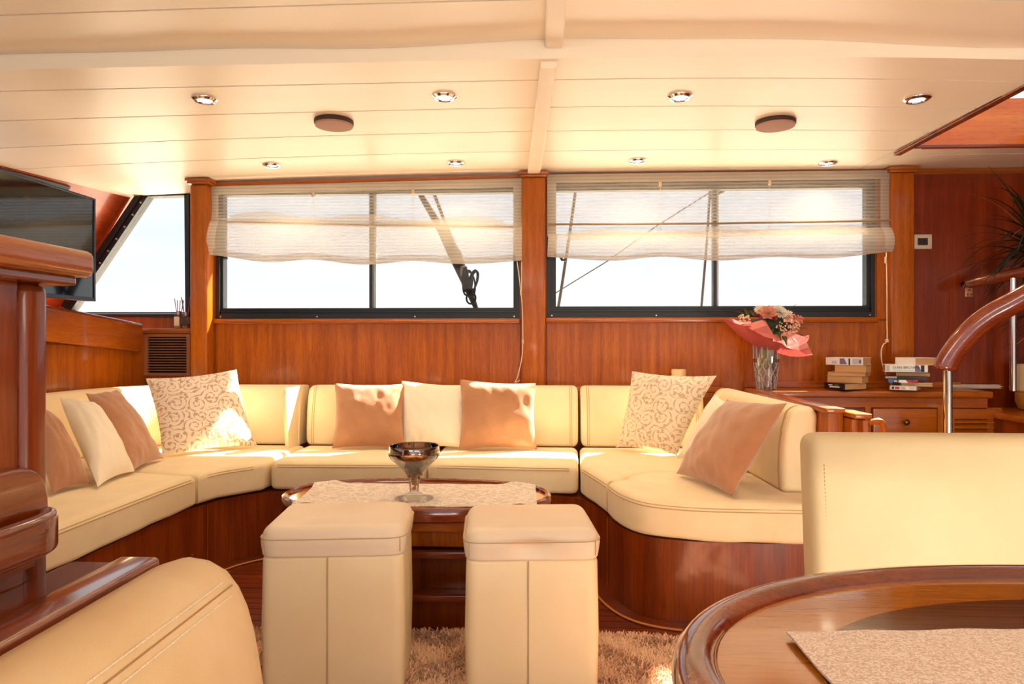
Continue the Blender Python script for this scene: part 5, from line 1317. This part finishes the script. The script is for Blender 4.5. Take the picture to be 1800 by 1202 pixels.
# ================================================================== CEILING FITTINGS
def downlight(x, y, label, row):
    p = PZ(x, y, 2.0); z = ceilZ(p.x, p.y); p = PZ(x, y, z); 
    t = thing('downlight', label, 'downlight', (p.x, p.y, z), 'round chrome downlights in the ceiling')
    r = .050
    bm = B(); lathe(bm, [(r*.62, -.004), (r*.66, -.012), (r*.80, -.013), (r, -.006), (r*1.02, -.001), (r, .002), (r*.62, .002)], p, 32, False); bm2 = bm
    vs_ = bm.verts[:]; obj('bezel', bm, CHROME, t, True)
    bm = B(); lathe(bm, [(r*.02, -.010), (r*.35, -.009), (r*.55, -.004), (r*.62, .001)], p, 24); obj('lens', bm, BULB, t, True)
    ld_ = bpy.data.lights.new('downlight_beam', 'SPOT'); ld_.energy = 9; ld_.color = (1, .80, .52); ld_.spot_size = R(125); ld_.spot_blend = .7; ld_.shadow_soft_size = .03
    lo = bpy.data.objects.new('downlight_beam', ld_); C.objects.link(lo); lo.location = (0, 0, -.02); lo.parent = t
    return t
for (x, y), nm in zip(((360, 173), (781, 168), (1195, 168), (1612, 172), (478, 289), (801, 285), (1121, 281), (1455, 285)),
    ('chrome ceiling downlight nearest the television in the outer row', 'chrome ceiling downlight left of the beam in the outer row', 'chrome ceiling downlight right of the beam in the outer row', 'bright chrome ceiling downlight beside the hatch edge', 'chrome ceiling downlight above the sofa-corner window', 'chrome ceiling downlight above the window with the coiled rope', 'chrome ceiling downlight above the window nearest the beam, bouquet side', 'chrome ceiling downlight above the blind cord end of the bouquet window')):
    downlight(x, y, nm, 0)
for (x, y), nm in zip(((587, 216), (1363, 217)), ('round brown ceiling loudspeaker on the television side of the beam', 'round brown ceiling loudspeaker on the hatch side of the beam')):
    p = PZ(x, y-4, 2.0); z = ceilZ(p.x, p.y); p = PZ(x, y-4, z)
    t = thing('ceiling_speaker', nm, 'loudspeaker', (p.x, p.y, z), 'flat round ceiling loudspeakers')
    bm = B(); lathe(bm, [(.083, .004), (.086, -.002), (.086, -.016), (.083, -.018)], p, 40); obj('ring', bm, SPKRIM, t, True)
    bm = B(); lathe(bm, [(.078, -.016), (.084, -.019), (.082, -.026), (.070, -.028), (.01, -.029)], p, 40); obj('grille', bm, SPK, t, True)

# ================================================================== RIGGING OUTSIDE
Yo = 5.4
rgd = thing('boom_crutch', 'dark raked spar with a coiled black rope outside the window', 'spar', PY(840, 545, Yo))
bm = B(); tube(bm, [PY(732, 330, Yo), PY(768, 390, Yo), PY(800, 448, Yo), PY(838, 545, Yo), PY(860, 612, Yo), PY(867, 633, Yo)], [.020, .03, .055, .018, .015, .015], 10); obj('spar', bm, SPAR, rgd, True)
bm = B(); tube(bm, [PY(761, 335, Yo+.05), PY(780, 385, Yo+.05), PY(806, 446, Yo+.02), PY(818, 495, Yo), PY(836, 540, Yo)], .013, 8); obj('stay', bm, SPAR, rgd, True)
bm = B(); p = PY(815, 476, Yo-.05); box(bm, p.x-.03, p.x+.03, p.y-.0, p.y+.05, p.z-.04, p.z+.04, .012); obj('clamp', bm, plain('grey_clamp', lin(70, 60, 54), .7), rgd, True)
rc = thing('coiled_rope', 'black rope hanging coiled on the dark spar outside the window', 'rope', PY(828, 500, Yo-.1))
for k, (cx, cy, rx, ry, tl_) in enumerate(((822, 497, 8, 22, .1), (826, 500, 9, 22, -.1), (830, 498, 7, 24, .25), (818, 492, 5, 20, 0), (833, 494, 6, 18, .3), (828, 524, 8, 10, .1), (824, 505, 5, 16, -.2))):
    P = []
    for a in np.linspace(0, 6.283, 25): 
        xx = math.cos(a)*rx; yy = math.sin(a)*ry; P.append(PY(cx+xx*math.cos(tl_)-yy*math.sin(tl_), cy+xx*math.sin(tl_)+yy*math.cos(tl_), Yo-.052-.010*k))
    bm = B(); tube(bm, P, .008, 6); obj('rope_loop', bm, ROPE, rc, True)
def wire(label, pts, r, Y, spr=False):
    bm = B(); tube(bm, [PY(x, y, Y) for x, y in pts], r, 8)
    if spr: tube(bm, [PY(1249, 347, Y), PY(1275, 333, Y+.1), PY(1340, 322, Y+.2)], .014, 8)
    solo('rigging_wire', bm, WIREM, label, 'wire', 'rigging wires outside the bouquet window')
wire('thick steel shroud outside beside the post between the windows', [(1014, 320), (1000, 420), (988, 500), (972, 600), (968, 630)], .012, 5.6)
wire('thick steel shroud outside close to the window mullion', [(1249, 320), (1243, 420), (1238, 480), (1228, 600), (1226, 630)], .010, 5.6, True)
wire('thin slanting steel stay outside the bouquet window', [(1290, 310), (1245, 340), (1150, 400), (1066, 460), (960, 525), (806, 625)], .0045, 5.9)
